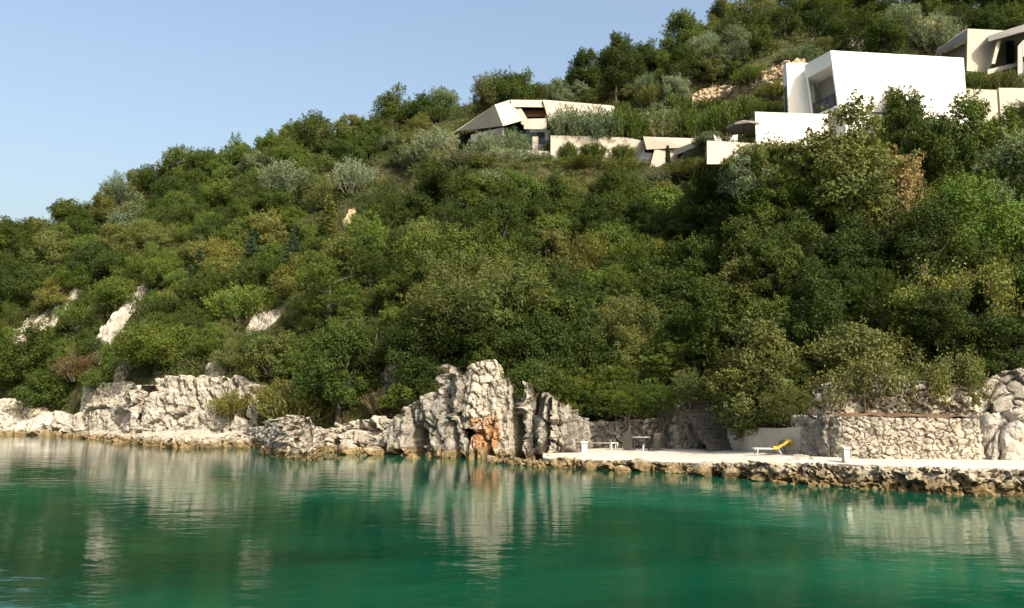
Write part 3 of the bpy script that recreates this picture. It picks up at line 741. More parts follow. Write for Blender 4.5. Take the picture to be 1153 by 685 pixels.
# roof slab, floor slab, front wall, inner wall, rear block
b.hull([rel(x) for x in (endp(0, zt_), endp(1, zt_), endp(0, zc), endp(1, zc), z_(RB, zt_), z_(RB, zc), z_(RB2, zt_), z_(RB2, zc), z_(LB2, zt_), z_(LB2, zc))])
b.hull([rel(x) for x in (endp(0, zf), endp(1, zf), endp(0, zb_), endp(1, zb_), z_(RB, zf), z_(RB, zb_), z_(RB2, zf), z_(RB2, zb_), z_(LB2, zf), z_(LB2, zb_))])
th = Vector((0.02, 0.30, 0))
e_ = 0.002
b.hull([rel(x) for x in (endp(0, zc - e_), endp(0, zf + e_), z_(RB, zc - e_), z_(RB, zf + e_), endp(0, zc - e_) + th, endp(0, zf + e_) + th, z_(RB, zc - e_) + th, z_(RB, zf + e_) + th)])
k0 = 0.93
b.hull([rel(x) for x in (endp(k0, zc - e_), endp(1, zc - e_), endp(k0, zf + e_), endp(1, zf + e_), endp(k0, zc - e_) + Vector((4, 7, 0)), endp(1, zc - e_) + Vector((4, 7, 0)), endp(k0, zf + e_) + Vector((4, 7, 0)), endp(1, zf + e_) + Vector((4, 7, 0)))])
b.build('wall', M_WHITE, wh)
g = MB()
gi = inw * 1.9
g.hull([rel(endp(k, z) + gi * s) for k in (0.1, 0.96) for z in (zc - .01, zf + .01) for s in (1.0, 1.08)])
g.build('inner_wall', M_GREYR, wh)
g = MB(); g.hull([rel(endp(k, z) + gi * s) for k in (0.12, 0.40) for z in (zc - .4, zf + .05) for s in (0.93, 0.97)])
g.build('balcony_door', M_GLASS, wh)
rl = MB()
ci = inw * 0.18
for k in (0.12, 0.40, 0.66, 0.90): rl.bar(rel(endp(k, zf) + ci), rel(endp(k, zf + 1.25) + ci), 0.07)
for h in (0.2, 1.22): rl.bar(rel(endp(0.10, zf + h) + ci), rel(endp(0.92, zf + h) + ci), 0.055)
for i in range(26):
    k = 0.12 + 0.78 * i / 25
    rl.bar(rel(endp(k, zf + .2) + ci), rel(endp(k, zf + 1.2) + ci), 0.024, 4)
rl.build('railing', M_METAL, wh)
lw = MB()      # lower storey set back behind the trees
lw.hull([rel(x) for x in (z_((A.x + 1.2, A.y + .4), zb_ - .004), z_(RB, zb_ - .004), z_(RB2, zb_ - .004), z_(LB2, zb_ - .004), z_((A.x + 1.2, A.y + .4), 24.5), z_(RB, 24.5), z_(RB2, 24.5), z_(LB2, 24.5))])
lw.build('lower_wall', M_WHITE, wh)
# second block behind the balcony
q0, q1 = P(885.5, 71, 74.2), P(881.3, 74, 75.5)
zt2 = q0.z; zb2 = P(886, 128, 72.4).z - 1.0
s2 = MB()
s2.hull([rel((x, y, z)) for (x, y) in ((q0.x, q0.y), (29.2, 74.25), (32, 81.5), (q1.x + 3.2, 81.5), (q1.x, q1.y)) for z in (zt2, zb2)])
s2.build('side_block', M_WHITE, wh)
d_ = Vector((q1.x - q0.x, q1.y - q0.y, 0)); nn = Vector((-d_.y, d_.x, 0)).normalized()
if nn.x > 0: nn = -nn
wdw = MB(); wdw.hull([rel(Vector((q0.x, q0.y, z)) + d_ * k + nn * s) for k in (0.25, 0.85) for z in (zt2 - 2.1, zb2 + 1.3) for s in (-0.05, 0.03)])
wdw.build('side_window', M_GLASS, wh)
# terrace retaining wall in front of the white house
tw = MB()
t0, t1 = P(850, 126, 67.0), P(932, 130, 67.6)
tw.hull([(t0.x, t0.y, t0.z), (t1.x, t1.y, t0.z), (t1.x, t1.y + 5, t0.z), (t0.x + 2.0, t0.y + 5.2, t0.z), (t0.x, t0.y, 23.5), (t1.x, t1.y, 23.5), (t1.x, t1.y + 5, 23.5), (t0.x + 2.0, t0.y + 5.2, 23.5)])
tag(tw.build('terrace_block', plaster_mat('offwhite_render', (0.64, 0.59, 0.52), 0.04)), 'low white terrace block below the balcony of the white house', 'terrace')
tr = thing('terrace_railing', 'dark metal railing on the white terrace block', 'railing', (t0.x, t0.y, t0.z))
rl = MB(); rp = MB()
pa, pb = P(862, 126, 70.5), P(884, 127, 71.9)
for i in range(8):
    q = pa.lerp(pb, i / 7); q.z = t0.z
    rl.bar(q - t0, q + Vector((0, 0, 1.1)) - t0, 0.04)
rl.build('post', M_METAL, tr)
for h in (0.12, 1.08): rp.bar(Vector((pa.x, pa.y, t0.z + h)) - t0, Vector((pb.x, pb.y, t0.z + h)) - t0, 0.03)
for i in range(40):
    q = pa.lerp(pb, i / 39); q.z = t0.z
    rp.bar(q + Vector((0, 0, .12)) - t0, q + Vector((0, 0, 1.08)) - t0, 0.012, 4)
rp.build('rail', M_METAL, tr)
gw = MB()
for (ua, va, ub, vb, Y) in ((1088, 100, 1122, 101.5, 73.0), (1124.5, 99, 1250, 101, 73.0)):
    pa, pb = P(ua, va, Y), P(ub, vb, Y)
    gw.slab([pa, pb, Vector((pb.x, pb.y, 24)), Vector((pa.x, pa.y, 24))], (0, 0.35, 0))
tag(gw.build('garden_wall', M_CREAM), 'cream garden wall right of the white house', 'garden wall')

# beige house -------------------------------------------------------
bh = thing('beige_house', 'beige house with folded sloping roof planes half hidden by feathery shrubs', 'house', (4, 98, 32))
def B_(u, v, Y): return P(u, v, Y) - Vector((4, 98, 32))
w1 = MB()
w1.hull([B_(511, 149, 101.5), B_(514, 148, 100.5), B_(557, 118, 95), B_(566.5, 142, 95), B_(578, 116.5, 97.5), B_(588, 136, 97.5), B_(574, 112.5, 108), B_(520, 146, 108), B_(575, 140, 103)])
w1.build('left_wing', M_CREAM, bh)
so = MB(); so.hull([B_(530, 152, 98.6), B_(566, 143.5, 95.3), B_(566, 163, 96.2), B_(530, 168, 99), B_(575, 150, 104), B_(575, 168, 104)])
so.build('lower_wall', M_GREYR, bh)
rf = MB(); rf.hull([B_(u, v, Y) for (u, v, Y) in ((575, 113, 97.2), (577, 120.5, 97.2), (613, 113.5, 98), (616, 121, 98), (613, 113, 107), (575, 112.5, 107), (613, 121, 107))])
rf.build('roof', M_CREAM, bh)
rr = MB(); rr.hull([B_(u, v, Y) for (u, v, Y) in ((611, 113, 97.6), (672, 118, 99.4), (692, 121, 100), (690, 140, 100), (618, 137, 97.9), (622, 134, 97.9), (612, 112.5, 108), (690, 119, 109), (690, 140, 109), (620, 137, 108))])
rr.build('right_wing', M_CREAM, bh)
pc = MB(); pc.hull([B_(u, v, Y) for (u, v, Y) in ((577, 121, 97.6), (586, 121, 97.6), (597, 139, 97.6), (588, 141, 97.6), (577, 121, 103), (586, 121, 103), (597, 139, 103), (588, 141, 103))])
pc.build('slanted_column', M_CREAM, bh)
gl = MB(); gl.hull([B_(u, v, Y) for u in (585, 620) for v in (120, 172) for Y in (99.6, 99.8)]); gl.build('window', M_GLASS, bh)
fb = MB(); fb.hull([B_(u, v, Y) for u in (584, 615) for v in (124.5, 131.5) for Y in (99.2, 99.5)]); fb.build('shutter', M_WOOD, bh)
bp = MB(); bp.hull([B_(u, v, Y) for (u, v) in ((590, 134), (615, 133.5), (616, 145.5), (590, 145.5)) for Y in (96.6, 97.0)]); bp.build('balcony', M_CREAM, bh)
cl = MB(); cl.hull([B_(u, v, Y) for u in (599.5, 606) for v in (154, 172) for Y in (97.2, 98.0)]); cl.build('column', M_CREAM, bh)
pt = MB(); pt.hull([B_(u, v, Y) for (u, v) in ((586, 169), (628, 171), (628, 186), (586, 186)) for Y in (94.6, 95.0)]); pt.build('parapet', M_CREAM, bh)
t = MB(); pts = [(620, 152.5), (705, 155), (752, 164), (752, 190), (620, 186)]
t.hull([P(u, v, Y) for (u, v) in pts for Y in (94.0, 94.6)])
tag(t.build('terrace_wall', M_CREAM), 'cream terrace wall with creepers in front of the beige house', 'terrace wall')
an = thing('annex', 'small pale annex with a slanted wall and flat canopy right of the beige house', 'house', (16, 91, 30))
def C_(u, v, Y): return P(u, v, Y) - Vector((16, 91, 30))
x = MB(); x.hull([C_(u, v, Y) for (u, v, Y) in ((724, 154, 92), (780, 156.5, 91), (776, 166, 91), (728, 168.5, 92), (724, 154, 97), (785, 156, 97), (780, 166, 97))]); x.build('roof', M_CREAM, an)
x = MB(); x.hull([C_(u, v, Y) for (u, v) in ((737, 168.8), (764, 167.5), (763, 194), (730, 194)) for Y in (91.8, 92.3)]); x.build('wall', M_CREAM, an)
x = MB(); x.hull([C_(u, v, Y) for (u, v) in ((725, 169), (736.5, 169), (732, 184), (716, 184)) for Y in (92.6, 92.9)]); x.build('window', M_GLASS, an)
x = MB(); x.hull([C_(u, v, Y) for (u, v, Y) in ((758, 169, 89), (791, 156.5, 86), (832, 158, 86), (832, 164, 86), (793, 163, 86), (760, 175, 89), (790, 157, 92), (765, 168, 93), (832, 160, 91))]); x.build('canopy', M_BEIGE, an)
x = MB(); x.hull([C_(u, v, Y) for (u, v) in ((764, 174), (800, 164), (800, 188), (764, 192)) for Y in (92.5, 92.9)]); x.build('canopy_shade', M_METAL, an)  # dark sheet standing in for the shade under the canopy

# upper right house ---------------------------------------------------
uh = thing('upper_house', 'cream house with sloping roof slabs and dark windows at the top right edge', 'house', (62, 91, 37))
def U_(u, v, Y): return P(u, v, Y) - Vector((62, 91, 37))
x = MB(); x.hull([U_(u, v, Y) for (u, v, Y) in ((1053.5, 57, 95), (1089.5, 32.5, 88), (1089, 45, 88), (1054, 63, 95), (1089, 32, 97), (1060, 56, 99), (1089, 45, 97))]); x.build('roof', M_GREYR, uh)  # shaded side of the roof, its shade put into the grey
x = MB(); x.hull([U_(u, v, Y) for (u, v) in ((1089.5, 32.4), (1130, 34.5), (1113, 41), (1113, 82), (1088.5, 80)) for Y in (88.02, 96)]); x.build('wall', M_CREAM, uh)
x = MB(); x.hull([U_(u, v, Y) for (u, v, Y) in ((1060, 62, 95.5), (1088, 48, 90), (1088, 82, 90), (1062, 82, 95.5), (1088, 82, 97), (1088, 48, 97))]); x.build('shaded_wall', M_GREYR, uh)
x = MB(); x.hull([U_(u, v, Y) for (u, v, Y) in ((1112, 40.5, 86.5), (1155, 27, 84.5), (1230, 10, 83), (1230, 16, 83), (1155, 35, 84.5), (1113, 47, 86.5), (1118, 40, 95), (1230, 12, 95))]); x.build('roof', M_GREYR, uh)
x = MB(); x.hull([U_(u, v, Y) for (u, v) in ((1114.5, 46), (1230, 18), (1230, 88), (1114.5, 84)) for Y in (90.6, 91)]); x.build('rear_wall', M_BEIGE, uh)
x = MB(); x.hull([U_(u, v, Y) for (u, v) in ((1123.5, 42.5), (1128, 42.5), (1120.5, 72), (1116.5, 72)) for Y in (86.4, 87.2)]); x.build('slanted_column', M_CREAM, uh)
x = MB(); x.hull([U_(u, v, Y) for u in (1133, 1141.5) for v in (46, 72) for Y in (90.3, 90.55)]); x.build('window', M_GLASS, uh)
x = MB(); x.hull([U_(u, v, Y) for (u, v) in ((1112, 78.5), (1146, 70.5), (1146, 75), (1112, 84)) for Y in (86.0, 90)]); x.build('balcony', M_BEIGE, uh)
x = MB(); x.hull([U_(u, v, Y) for (u, v) in ((1146, 52), (1156, 42), (1230, 30), (1230, 60), (1158, 62), (1151, 66), (1151, 102), (1146, 102)) for Y in (82.5, 83.5)][:0] + [U_(u, v, Y) for (u, v) in ((1146, 52), (1151.5, 46), (1151.5, 104), (1146, 104)) for Y in (82.6, 84)]); x.build('column', M_GREYR, uh)
x = MB(); x.hull([U_(u, v, Y) for (u, v) in ((1151.7, 45.5), (1230, 30), (1230, 56), (1151.7, 64)) for Y in (82.6, 90)]); x.build('upper_slab', M_GREYR, uh)
x = MB(); x.hull([U_(u, v, Y) for (u, v) in ((1151.8, 64), (1230, 56), (1230, 104), (1151.8, 104)) for Y in (83.4, 83.6)]); x.build('window', M_GLASS, uh)

# small terrace with parasol and chairs ----------------------------------
pz = P(830, 160, 66.5)
x = MB(); x.hull([P(u, v, Y) for (u, v) in ((796, 158.5), (850, 161.5), (850, 185), (796, 185)) for Y in (65.6, 66.0)])
tag(x.build('terrace_wall', M_BEIGE), 'low beige wall of the small parasol terrace', 'terrace wall')
x = MB(); q = [P(796, 159, 66), P(850, 161.9, 66)]
x.slab([q[0], q[1], q[1] + Vector((0.8, 4, 0)), q[0] + Vector((0.8, 4, 0))], (0, 0, -0.3))
tag(x.build('terrace_floor', M_CREAM), 'pale floor of the small parasol terrace', 'terrace')
fz = q[0].z
up = P(838, 158, 68.2); up.z = fz
par = thing('parasol', 'open grey parasol on the small terrace left of the white terrace block', 'parasol', up)
m_ = MB(); m_.bar((0, 0, 0), (0, 0, 2.35), 0.035, 8); m_.build('pole', M_METAL, par)
m_ = MB(); m_.bar((0, 0, 0), (0, 0, 0.1), 0.3, 12, 0.22); m_.build('base', M_METAL, par)
bmv = bmesh.new(); rad = 1.6
ap = bmv.verts.new((0, 0, 2.65)); rim, rim2 = [], []
for i in range(16):
    a_ = i * math.pi / 8; rr_ = rad if i % 2 == 0 else rad * 0.93
    rim.append(bmv.verts.new((rr_ * math.cos(a_), rr_ * math.sin(a_), 2.0 if i % 2 == 0 else 2.06)))
    rim2.append(bmv.verts.new((rr_ * 1.0 * math.cos(a_), rr_ * math.sin(a_), 1.85)))
for i in range(16):
    bmv.faces.new((ap, rim[i], rim[(i + 1) % 16])); bmv.faces.new((rim[i], rim2[i], rim2[(i + 1) % 16], rim[(i + 1) % 16]))
me = bpy.data.meshes.new('canopy'); bmv.to_mesh(me); bmv.free(); me.materials.append(flat_mat('grey_canvas', (0.20, 0.185, 0.165), 0.9, 0.1))
co = link('canopy', me, par); mod = co.modifiers.new('thickness', 'SOLIDIFY'); mod.thickness = 0.02
M_PLAST = flat_mat('white_plastic', (0.72, 0.72, 0.70), 0.4)
def garden_chair(label, loc, rz):
    t = thing('garden_chair', label, 'chair', loc, rz, 'white chairs under the parasol')
    m = MB(); m.box(-.24, .24, -.24, .24, .42, .46); m.build('seat', M_PLAST, t, bevel=.01)
    m = MB(); m.hull([(x, y, z) for x in (-.24, .24) for (y, z) in ((.22, .47), (.26, .47), (.34, .95), (.30, .95))]); m.build('backrest', M_PLAST, t)
    for sx in (-1, 1):
        for sy in (-1, 1):
            m = MB(); m.bar((.21 * sx, .21 * sy, .42), (.24 * sx, .25 * sy, 0), .025); m.build('leg', M_PLAST, t)
        m = MB(); m.box(.24 * sx - .03, .24 * sx + .03, -.22, .28, .64, .67); m.build('armrest', M_PLAST, t)
c1 = P(809, 158, 67.2); c1.z = fz; c2 = P(826, 158, 67.0); c2.z = fz
garden_chair('white garden chair at the left side of the parasol terrace', c1, math.radians(60))
garden_chair('white garden chair directly under the grey parasol', c2, math.radians(-40))
# ------------------------------------------------------------------ trees
M_LEAF = foliage_mat('leaves', 0.28, 0.65, 0.10)
M_NEEDLE = foliage_mat('needles', 0.25, 0.65, 0.10)
M_BARK = bark_mat('bark', (0.040, 0.033, 0.026), (0.115, 0.098, 0.078))
M_TWIG = bark_mat('pale_twigs', (0.11, 0.09, 0.065), (0.24, 0.20, 0.15))
def unit(a): return a / (np.sqrt((a * a).sum(-1, keepdims=True)) + 1e-9)
def flat_leaves(C, Nn, l, w, rg):
    n = len(C); Nn = unit(Nn)
    T = unit(np.cross(Nn, rg.normal(size=(n, 3)))); B = np.cross(Nn, T)
    s = rg.uniform(0.65, 1.35, (n, 1)); T = T * l * s * 0.5; B = B * w * s * 0.5
    V = np.stack([C - T, C + B, C + T, C - B], 1).reshape(-1, 3)
    return V
def blades(C, D, l, w, rg):
    n = len(C); D = unit(D); B = unit(np.cross(D, rg.normal(size=(n, 3))))
    s = rg.uniform(0.6, 1.4, (n, 1)); 
    V = np.stack([C - B * w * 0.3, C + D * l * s * 0.5 + B * w * 0.5, C + D * l * s, C + D * l * s * 0.5 - B * w * 0.5], 1).reshape(-1, 3)
    return V
def tubes(paths, sides=5):
    Vs, Qs, off = [], [], 0
    ca = np.stack([np.cos(np.arange(sides) * 2 * math.pi / sides), np.sin(np.arange(sides) * 2 * math.pi / sides)], 1)
    for pts, rad in paths:
        pts = np.asarray(pts, float); rad = np.asarray(rad, float)
        d = unit(np.gradient(pts, axis=0)); a = unit(np.cross(d, np.array([0.31, 0.17, 0.05]) + np.array([0, 0, 0]))); b = np.cross(d, a)
        V = pts[:, None, :] + rad[:, None, None] * (ca[None, :, 0:1] * a[:, None, :] + ca[None, :, 1:2] * b[:, None, :])
        k = len(pts); ix = np.arange(k * sides).reshape(k, sides) + off
        nx = np.roll(ix, -1, 1)
        Qs.append(np.stack([ix[:-1], nx[:-1], nx[1:], ix[1:]], -1).reshape(-1, 4)); Vs.append(V.reshape(-1, 3)); off += k * sides
    return np.concatenate(Vs), np.concatenate(Qs)
def curve(a, b, rg, bend=0.15, n=5):
    a = np.asarray(a, float); b = np.asarray(b, float); t = np.linspace(0, 1, n)[:, None]
    L_ = np.linalg.norm(b - a); off = rg.normal(size=(1, 3)) * bend * L_; off[0, 2] *= 0.4
    return a + (b - a) * t + off * (t * (1 - t) * 2) + rg.normal(size=(n, 3)) * 0.02 * L_ * (t * (1 - t) * 4)
def fin(kind, V, tr, mat=M_LEAF, bark=M_BARK):
    q = np.arange(len(V)).reshape(-1, 4)
    crown = mesh_np('crown', V, q, mat)
    trunk = mesh_np('trunk', *tubes(tr), bark, True) if tr else None
    z = V[:, 2]; r = np.sqrt(V[:, 0] ** 2 + V[:, 1] ** 2)
    return dict(kind=kind, crown=crown, trunk=trunk, h=float(np.percentile(z, 99.5)), r=float(np.percentile(r, 96)), z0=float(np.percentile(z, 2)))
def broad(seed, rx=2.5, h=5.6, base=0.0, ncl=30, rc=0.95, nl=21000, l=0.155, w=0.092, squash=0.85, fill=0.25, rough=0.55, kind='oak', trunk_h=1.2, mat=None, outb=0.75):
    rg = np.random.default_rng(seed)
    cz = (h + base) / 2; rz = (h - base) / 2
    cs = []
    for _ in range(900):
        d = rg.normal(size=3); d /= np.linalg.norm(d)
        if d[2] < -0.85: continue
        rr = rg.uniform(0.40, 0.92)
        c = np.array([d[0] * rx * rr * rg.uniform(.85, 1.15), d[1] * rx * rr * rg.uniform(.85, 1.15), cz + d[2] * rz * rr])
        if all(np.linalg.norm((c - o) * np.array([1, 1, 1.25])) > rc * 0.78 for o in cs): cs.append(c)
        if len(cs) >= ncl: break
    cs = np.array(cs); k = len(cs)
    rcs = rc * rg.uniform(0.62, 1.28, k)
    wgt = rcs ** 2; wgt /= wgt.sum()
    ci = rg.choice(k, nl, p=wgt)
    d = rg.normal(size=(nl, 3)); d[:, 2] += 0.25; d = unit(d)
    rad = np.where(rg.random(nl) < fill, rg.uniform(0.35, 0.9, nl), rg.uniform(0.82, 1.1, nl))
    # the surface of each clump is itself uneven: small sprays with gaps between
    sp = fbm((cs[ci] + d * 1.0) * 2.3 + seed, 2, seed)
    rad = rad * (1 + rough * sp * 0.55)
    C = cs[ci] + d * (rcs[ci] * rad)[:, None] * np.array([1, 1, squash])
    # loose sprigs standing out of the clumps, mostly upwards
    ns = int(nl * 0.34); nsp = 150
    si = rg.choice(k, nsp, p=wgt); sd = rg.normal(size=(nsp, 3)); sd[:, 2] += 0.5; sd = unit(sd)
    sb = cs[si] + sd * (rcs[si] * 0.85)[:, None] * np.array([1, 1, squash])
    sv = unit(sd * 0.8 + np.array([0, 0, 0.55]) + rg.normal(size=(nsp, 3)) * .25) * rg.uniform(.35, .85, (nsp, 1))
    pi_ = rg.integers(0, nsp, ns); tt_ = rg.random(ns)[:, None]
    C[:ns] = sb[pi_] + sv[pi_] * tt_ + rg.normal(size=(ns, 3)) * (0.17 * (1.05 - 0.8 * tt_))
    d[:ns] = unit(sd[pi_] + rg.normal(size=(ns, 3)) * .6)
    out = C - np.array([0, 0, cz - 0.4])
    Nn = outb * d + 0.25 * unit(out) + rough * rg.normal(size=(nl, 3)) * 0.8
    V = flat_leaves(C, Nn, l, w, rg)
    fork = np.array([rg.normal() * .15, rg.normal() * .15, trunk_h])
    tr = [(curve((0, 0, -1.0), fork, rg, .06, 6), np.linspace(.22, .14, 6) * rx / 2.5)]
    for i in rg.choice(k, min(k, 14), replace=False):
        tr.append((curve(fork, cs[i] + (0, 0, -0.1), rg, .18, 6), np.linspace(.11, .025, 6) * rx / 2.5))
    return fin(kind, V, tr, mat or M_LEAF)
def pine_tufts(seed, rx=2.4, h=5.2, base=0.4, ncl=22, rc=0.8, ntuft=900, nn_=13, l=0.30, w=0.035, up=0.6, kind='pine'):
    rg = np.random.default_rng(seed)
    cz = (h + base) / 2; rz = (h - base) / 2
    d = rg.normal(size=(ncl, 3)); d = unit(d); d[:, 2] *= 1.0
    cs = d * rg.uniform(.35, .85, (ncl, 1)) * np.array([rx, rx, rz]) + np.array([0, 0, cz])
    ci = rg.integers(0, ncl, ntuft); dd = rg.normal(size=(ntuft, 3)); dd[:, 2] += 0.35; dd = unit(dd)
    tc = cs[ci] + dd * rc * rg.uniform(.55, 1.1, (ntuft, 1)) * np.array([1, 1, .75])
    td = unit(dd * 0.8 + np.array([0, 0, up]))
    C = np.repeat(tc, nn_, 0); D = np.repeat(td, nn_, 0) + rg.normal(size=(ntuft * nn_, 3)) * 0.45
    C = C - unit(D) * 0.08
    V = blades(C, D, l, w, rg)
    fork = np.array([0, 0, 1.0])
    tr = [(curve((0, 0, -1), (0, 0, h * .7), rg, .05, 6), np.linspace(.17, .05, 6))]
    for i in range(min(ncl, 12)): tr.append((curve((0, 0, max(.4, cs[i][2] - .8)), cs[i], rg, .12, 5), np.linspace(.07, .02, 5)))
    return fin(kind, V, tr, M_NEEDLE)
def fir(seed, h=6.0, r0=1.6, kind='fir'):
    rg = np.random.default_rng(seed); Cs, Ds, tr = [], [], []
    nw = 13
    tr.append((curve((0, 0, -1), (0, 0, h), rg, .01, 6), np.linspace(.13, .02, 6)))
    for i in range(nw):
        t = i / (nw - 1); z = 0.4 + t * (h - 0.5); rr = r0 * (1 - t) ** 0.8 + 0.12
        for j in range(9 if t < .7 else 6):
            a = rg.uniform(0, 6.28); d = np.array([math.cos(a), math.sin(a), 0.15 + .35 * t]); L_ = rr * rg.uniform(.7, 1.15)
            n = int(36 * L_ + 10); s = rg.uniform(.1, 1, n)[:, None]
            p = np.array([0, 0, z]) + d * L_ * s + np.array([0, 0, -0.22]) * (s ** 2) * L_ + rg.normal(size=(n, 3)) * .04
            side = np.cross(d, [0, 0, 1.0]) * rg.choice([-1, 1], n)[:, None]
            Cs.append(p); Ds.append(d * .8 + side * .8 + rg.normal(size=(n, 3)) * .25 + np.array([0, 0, .25]))
    V = blades(np.concatenate(Cs), np.concatenate(Ds), 0.30, 0.09, rg)
    return fin(kind, V, tr, M_NEEDLE)
def cypress(seed, h=6.5, r=0.5):
    rg = np.random.default_rng(seed); n = 6000
    t = rg.random(n) ** 0.8; a = rg.uniform(0, 6.28, n); prof = r * np.sin(np.clip(t * .93 + .07, 0, 1) * math.pi) ** 0.55 * (1 - .35 * t)
    lump = 1 + .25 * fbm(np.stack([np.cos(a) * 1.5, np.sin(a) * 1.5, t * 9], 1), 2, seed)
    rr = prof * lump * rg.uniform(.75, 1.08, n)
    C = np.stack([rr * np.cos(a), rr * np.sin(a), .1 + t * h], 1)
    D = np.stack([np.cos(a) * .35, np.sin(a) * .35, np.ones(n)], 1) + rg.normal(size=(n, 3)) * .25
    return fin('cypress', blades(C, D, .30, .09, rg), [(curve((0, 0, -.8), (0, 0, h * .6), rg, .0, 4), np.linspace(.1, .03, 4))], M_NEEDLE)
def feather(seed, rx=1.6, h=2.6, ns=120, npl=70, l=0.20, w=0.045, kind='feathery', lean=1.0):
    rg = np.random.default_rng(seed); Cs, Ds, tr = [], [], []
    for i in range(ns):
        a = rg.uniform(0, 6.28); o = rg.random() ** .6
        b0 = np.array([math.cos(a), math.sin(a), 0]) * rx * .45 * o
        tip = np.array([math.cos(a), math.sin(a), 0]) * rx * o * lean * rg.uniform(.8, 1.1) + np.array([rg.normal() * .15, rg.normal() * .15, h * (1 - .42 * o * o) * rg.uniform(.75, 1.08)])
        c = curve(b0 + (0, 0, -.2), tip, rg, .08, 6)
        if i % 4 == 0: tr.append((c, np.linspace(.03, .008, 6)))
        s = rg.uniform(.15, 1, npl) ** .8; f = s * 5; k = np.clip(f.astype(int), 0, 4); fr = (f - k)[:, None]
        p = c[k] * (1 - fr) + c[k + 1] * fr + rg.normal(size=(npl, 3)) * .07
        d = unit(c[k + 1] - c[k]) + rg.normal(size=(npl, 3)) * .45
        Cs.append(p); Ds.append(d)
    return fin(kind, blades(np.concatenate(Cs), np.concatenate(Ds), l, w, rg), tr, M_LEAF, M_TWIG)
def twiggy(seed, rx=2.0, h=3.2, nl=9000, depth=5, l=.085, w=.042, kind='bare'):
    rg = np.random.default_rng(seed); tr, tips = [], []
    def grow(p, d, L_, r, k):
        q = p + d * L_
        tr.append((curve(p, q, rg, .10, 4), np.linspace(r, r * .68, 4)))
        if k <= 2: tips.append((p, q))
        if k == 0: return
        for _ in range(rg.integers(2, 4)):
            nd = d + rg.normal(size=3) * .55; nd[2] += .28; nd /= np.linalg.norm(nd)
            grow(q, nd, L_ * rg.uniform(.62, .86), r * .64, k - 1)
    for _ in range(5):
        a = rg.uniform(0, 6.28); d = np.array([math.cos(a) * .75, math.sin(a) * .75, 1.0]); d /= np.linalg.norm(d)
        grow(np.array([0, 0, -.3]), d, h * .25, .045, depth - 1)
    T = np.array([a + (b - a) * rg.random() for a, b in (tips[i] for i in rg.integers(0, len(tips), nl))])
    C = T + rg.normal(size=(nl, 3)) * .12
    return fin(kind, flat_leaves(C, rg.normal(size=(nl, 3)), l, w, rg), tr, M_LEAF, M_TWIG)

PRO = {
 'oak': [broad(100 + i, rx=2.5 + .2 * (i % 3), h=5.4 + .5 * (i % 2), ncl=36 + 4 * (i % 3), rc=.66 + .10 * (i % 3), rough=.7) for i in range(6)],
 'bush': [broad(130 + i, rx=2.3, h=3.6, base=0.0, ncl=30, rc=.6, rough=.7, nl=16000, trunk_h=.4, kind='bush') for i in range(4)],
 'tall': [broad(140 + i, rx=2.3, h=7.4, base=.1, ncl=52, rc=.70, rough=.7, nl=26000, kind='tall', trunk_h=2.0) for i in range(3)],
 'olive': [broad(150 + i, rx=2.7, h=5.0, base=0.7, ncl=22, rc=.85, nl=19000, l=.22, w=.045, fill=.45, rough=.9, kind='olive', trunk_h=1.1, outb=.45) for i in range(3)],
 'light': [broad(160 + i, rx=2.2, h=5.2, base=.1, ncl=20, rc=.8, nl=13000, l=.20, w=.075, fill=.4, rough=.9, kind='light', trunk_h=1.2, outb=.5) for i in range(3)],
 'pine': [pine_tufts(170 + i) for i in range(3)],
 'fir': [fir(180 + i) for i in range(2)],
 'cypress': [cypress(185 + i) for i in range(2)],
 'feathery': [feather(190 + i) for i in range(3)],
 'mound': [feather(195 + i, rx=2.2, h=1.9, ns=150, npl=70, l=.16, w=.06, kind='mound') for i in range(2)],
 'bare': [twiggy(200 + i) for i in range(2)],
}
USED = {}
CAT = dict(oak='tree', bush='shrub', tall='tree', olive='tree', light='tree', pine='tree', fir='tree', cypress='tree', feathery='shrub', mound='shrub', bare='shrub')
NAME = dict(oak='oak_tree', bush='evergreen_bush', tall='tall_oak_tree', olive='olive_tree', light='slender_leafy_tree', pine='pine_tree', fir='young_fir_tree', cypress='cypress_tree', feathery='feathery_shrub', mound='mounded_shrub', bare='bare_twigged_shrub')
TREES = []       # every planted tree: (object, pixel u, v, kind, tint name, size)
def plant(kind, loc, scale, tint, rz, var=None, sz=1.0, lean=(0, 0)):
    pro = PRO[kind][R.randrange(len(PRO[kind])) if var is None else var]
    t = thing(NAME[kind], None, CAT[kind], loc, rz)
    t.scale = (scale, scale, scale * sz); t.rotation_euler = (lean[0], lean[1], rz)
    c = link('crown', pro['crown'], t)
    c.color = (*tint, 1)
    if pro['trunk']: link('trunk', pro['trunk'], t)
    return t, pro
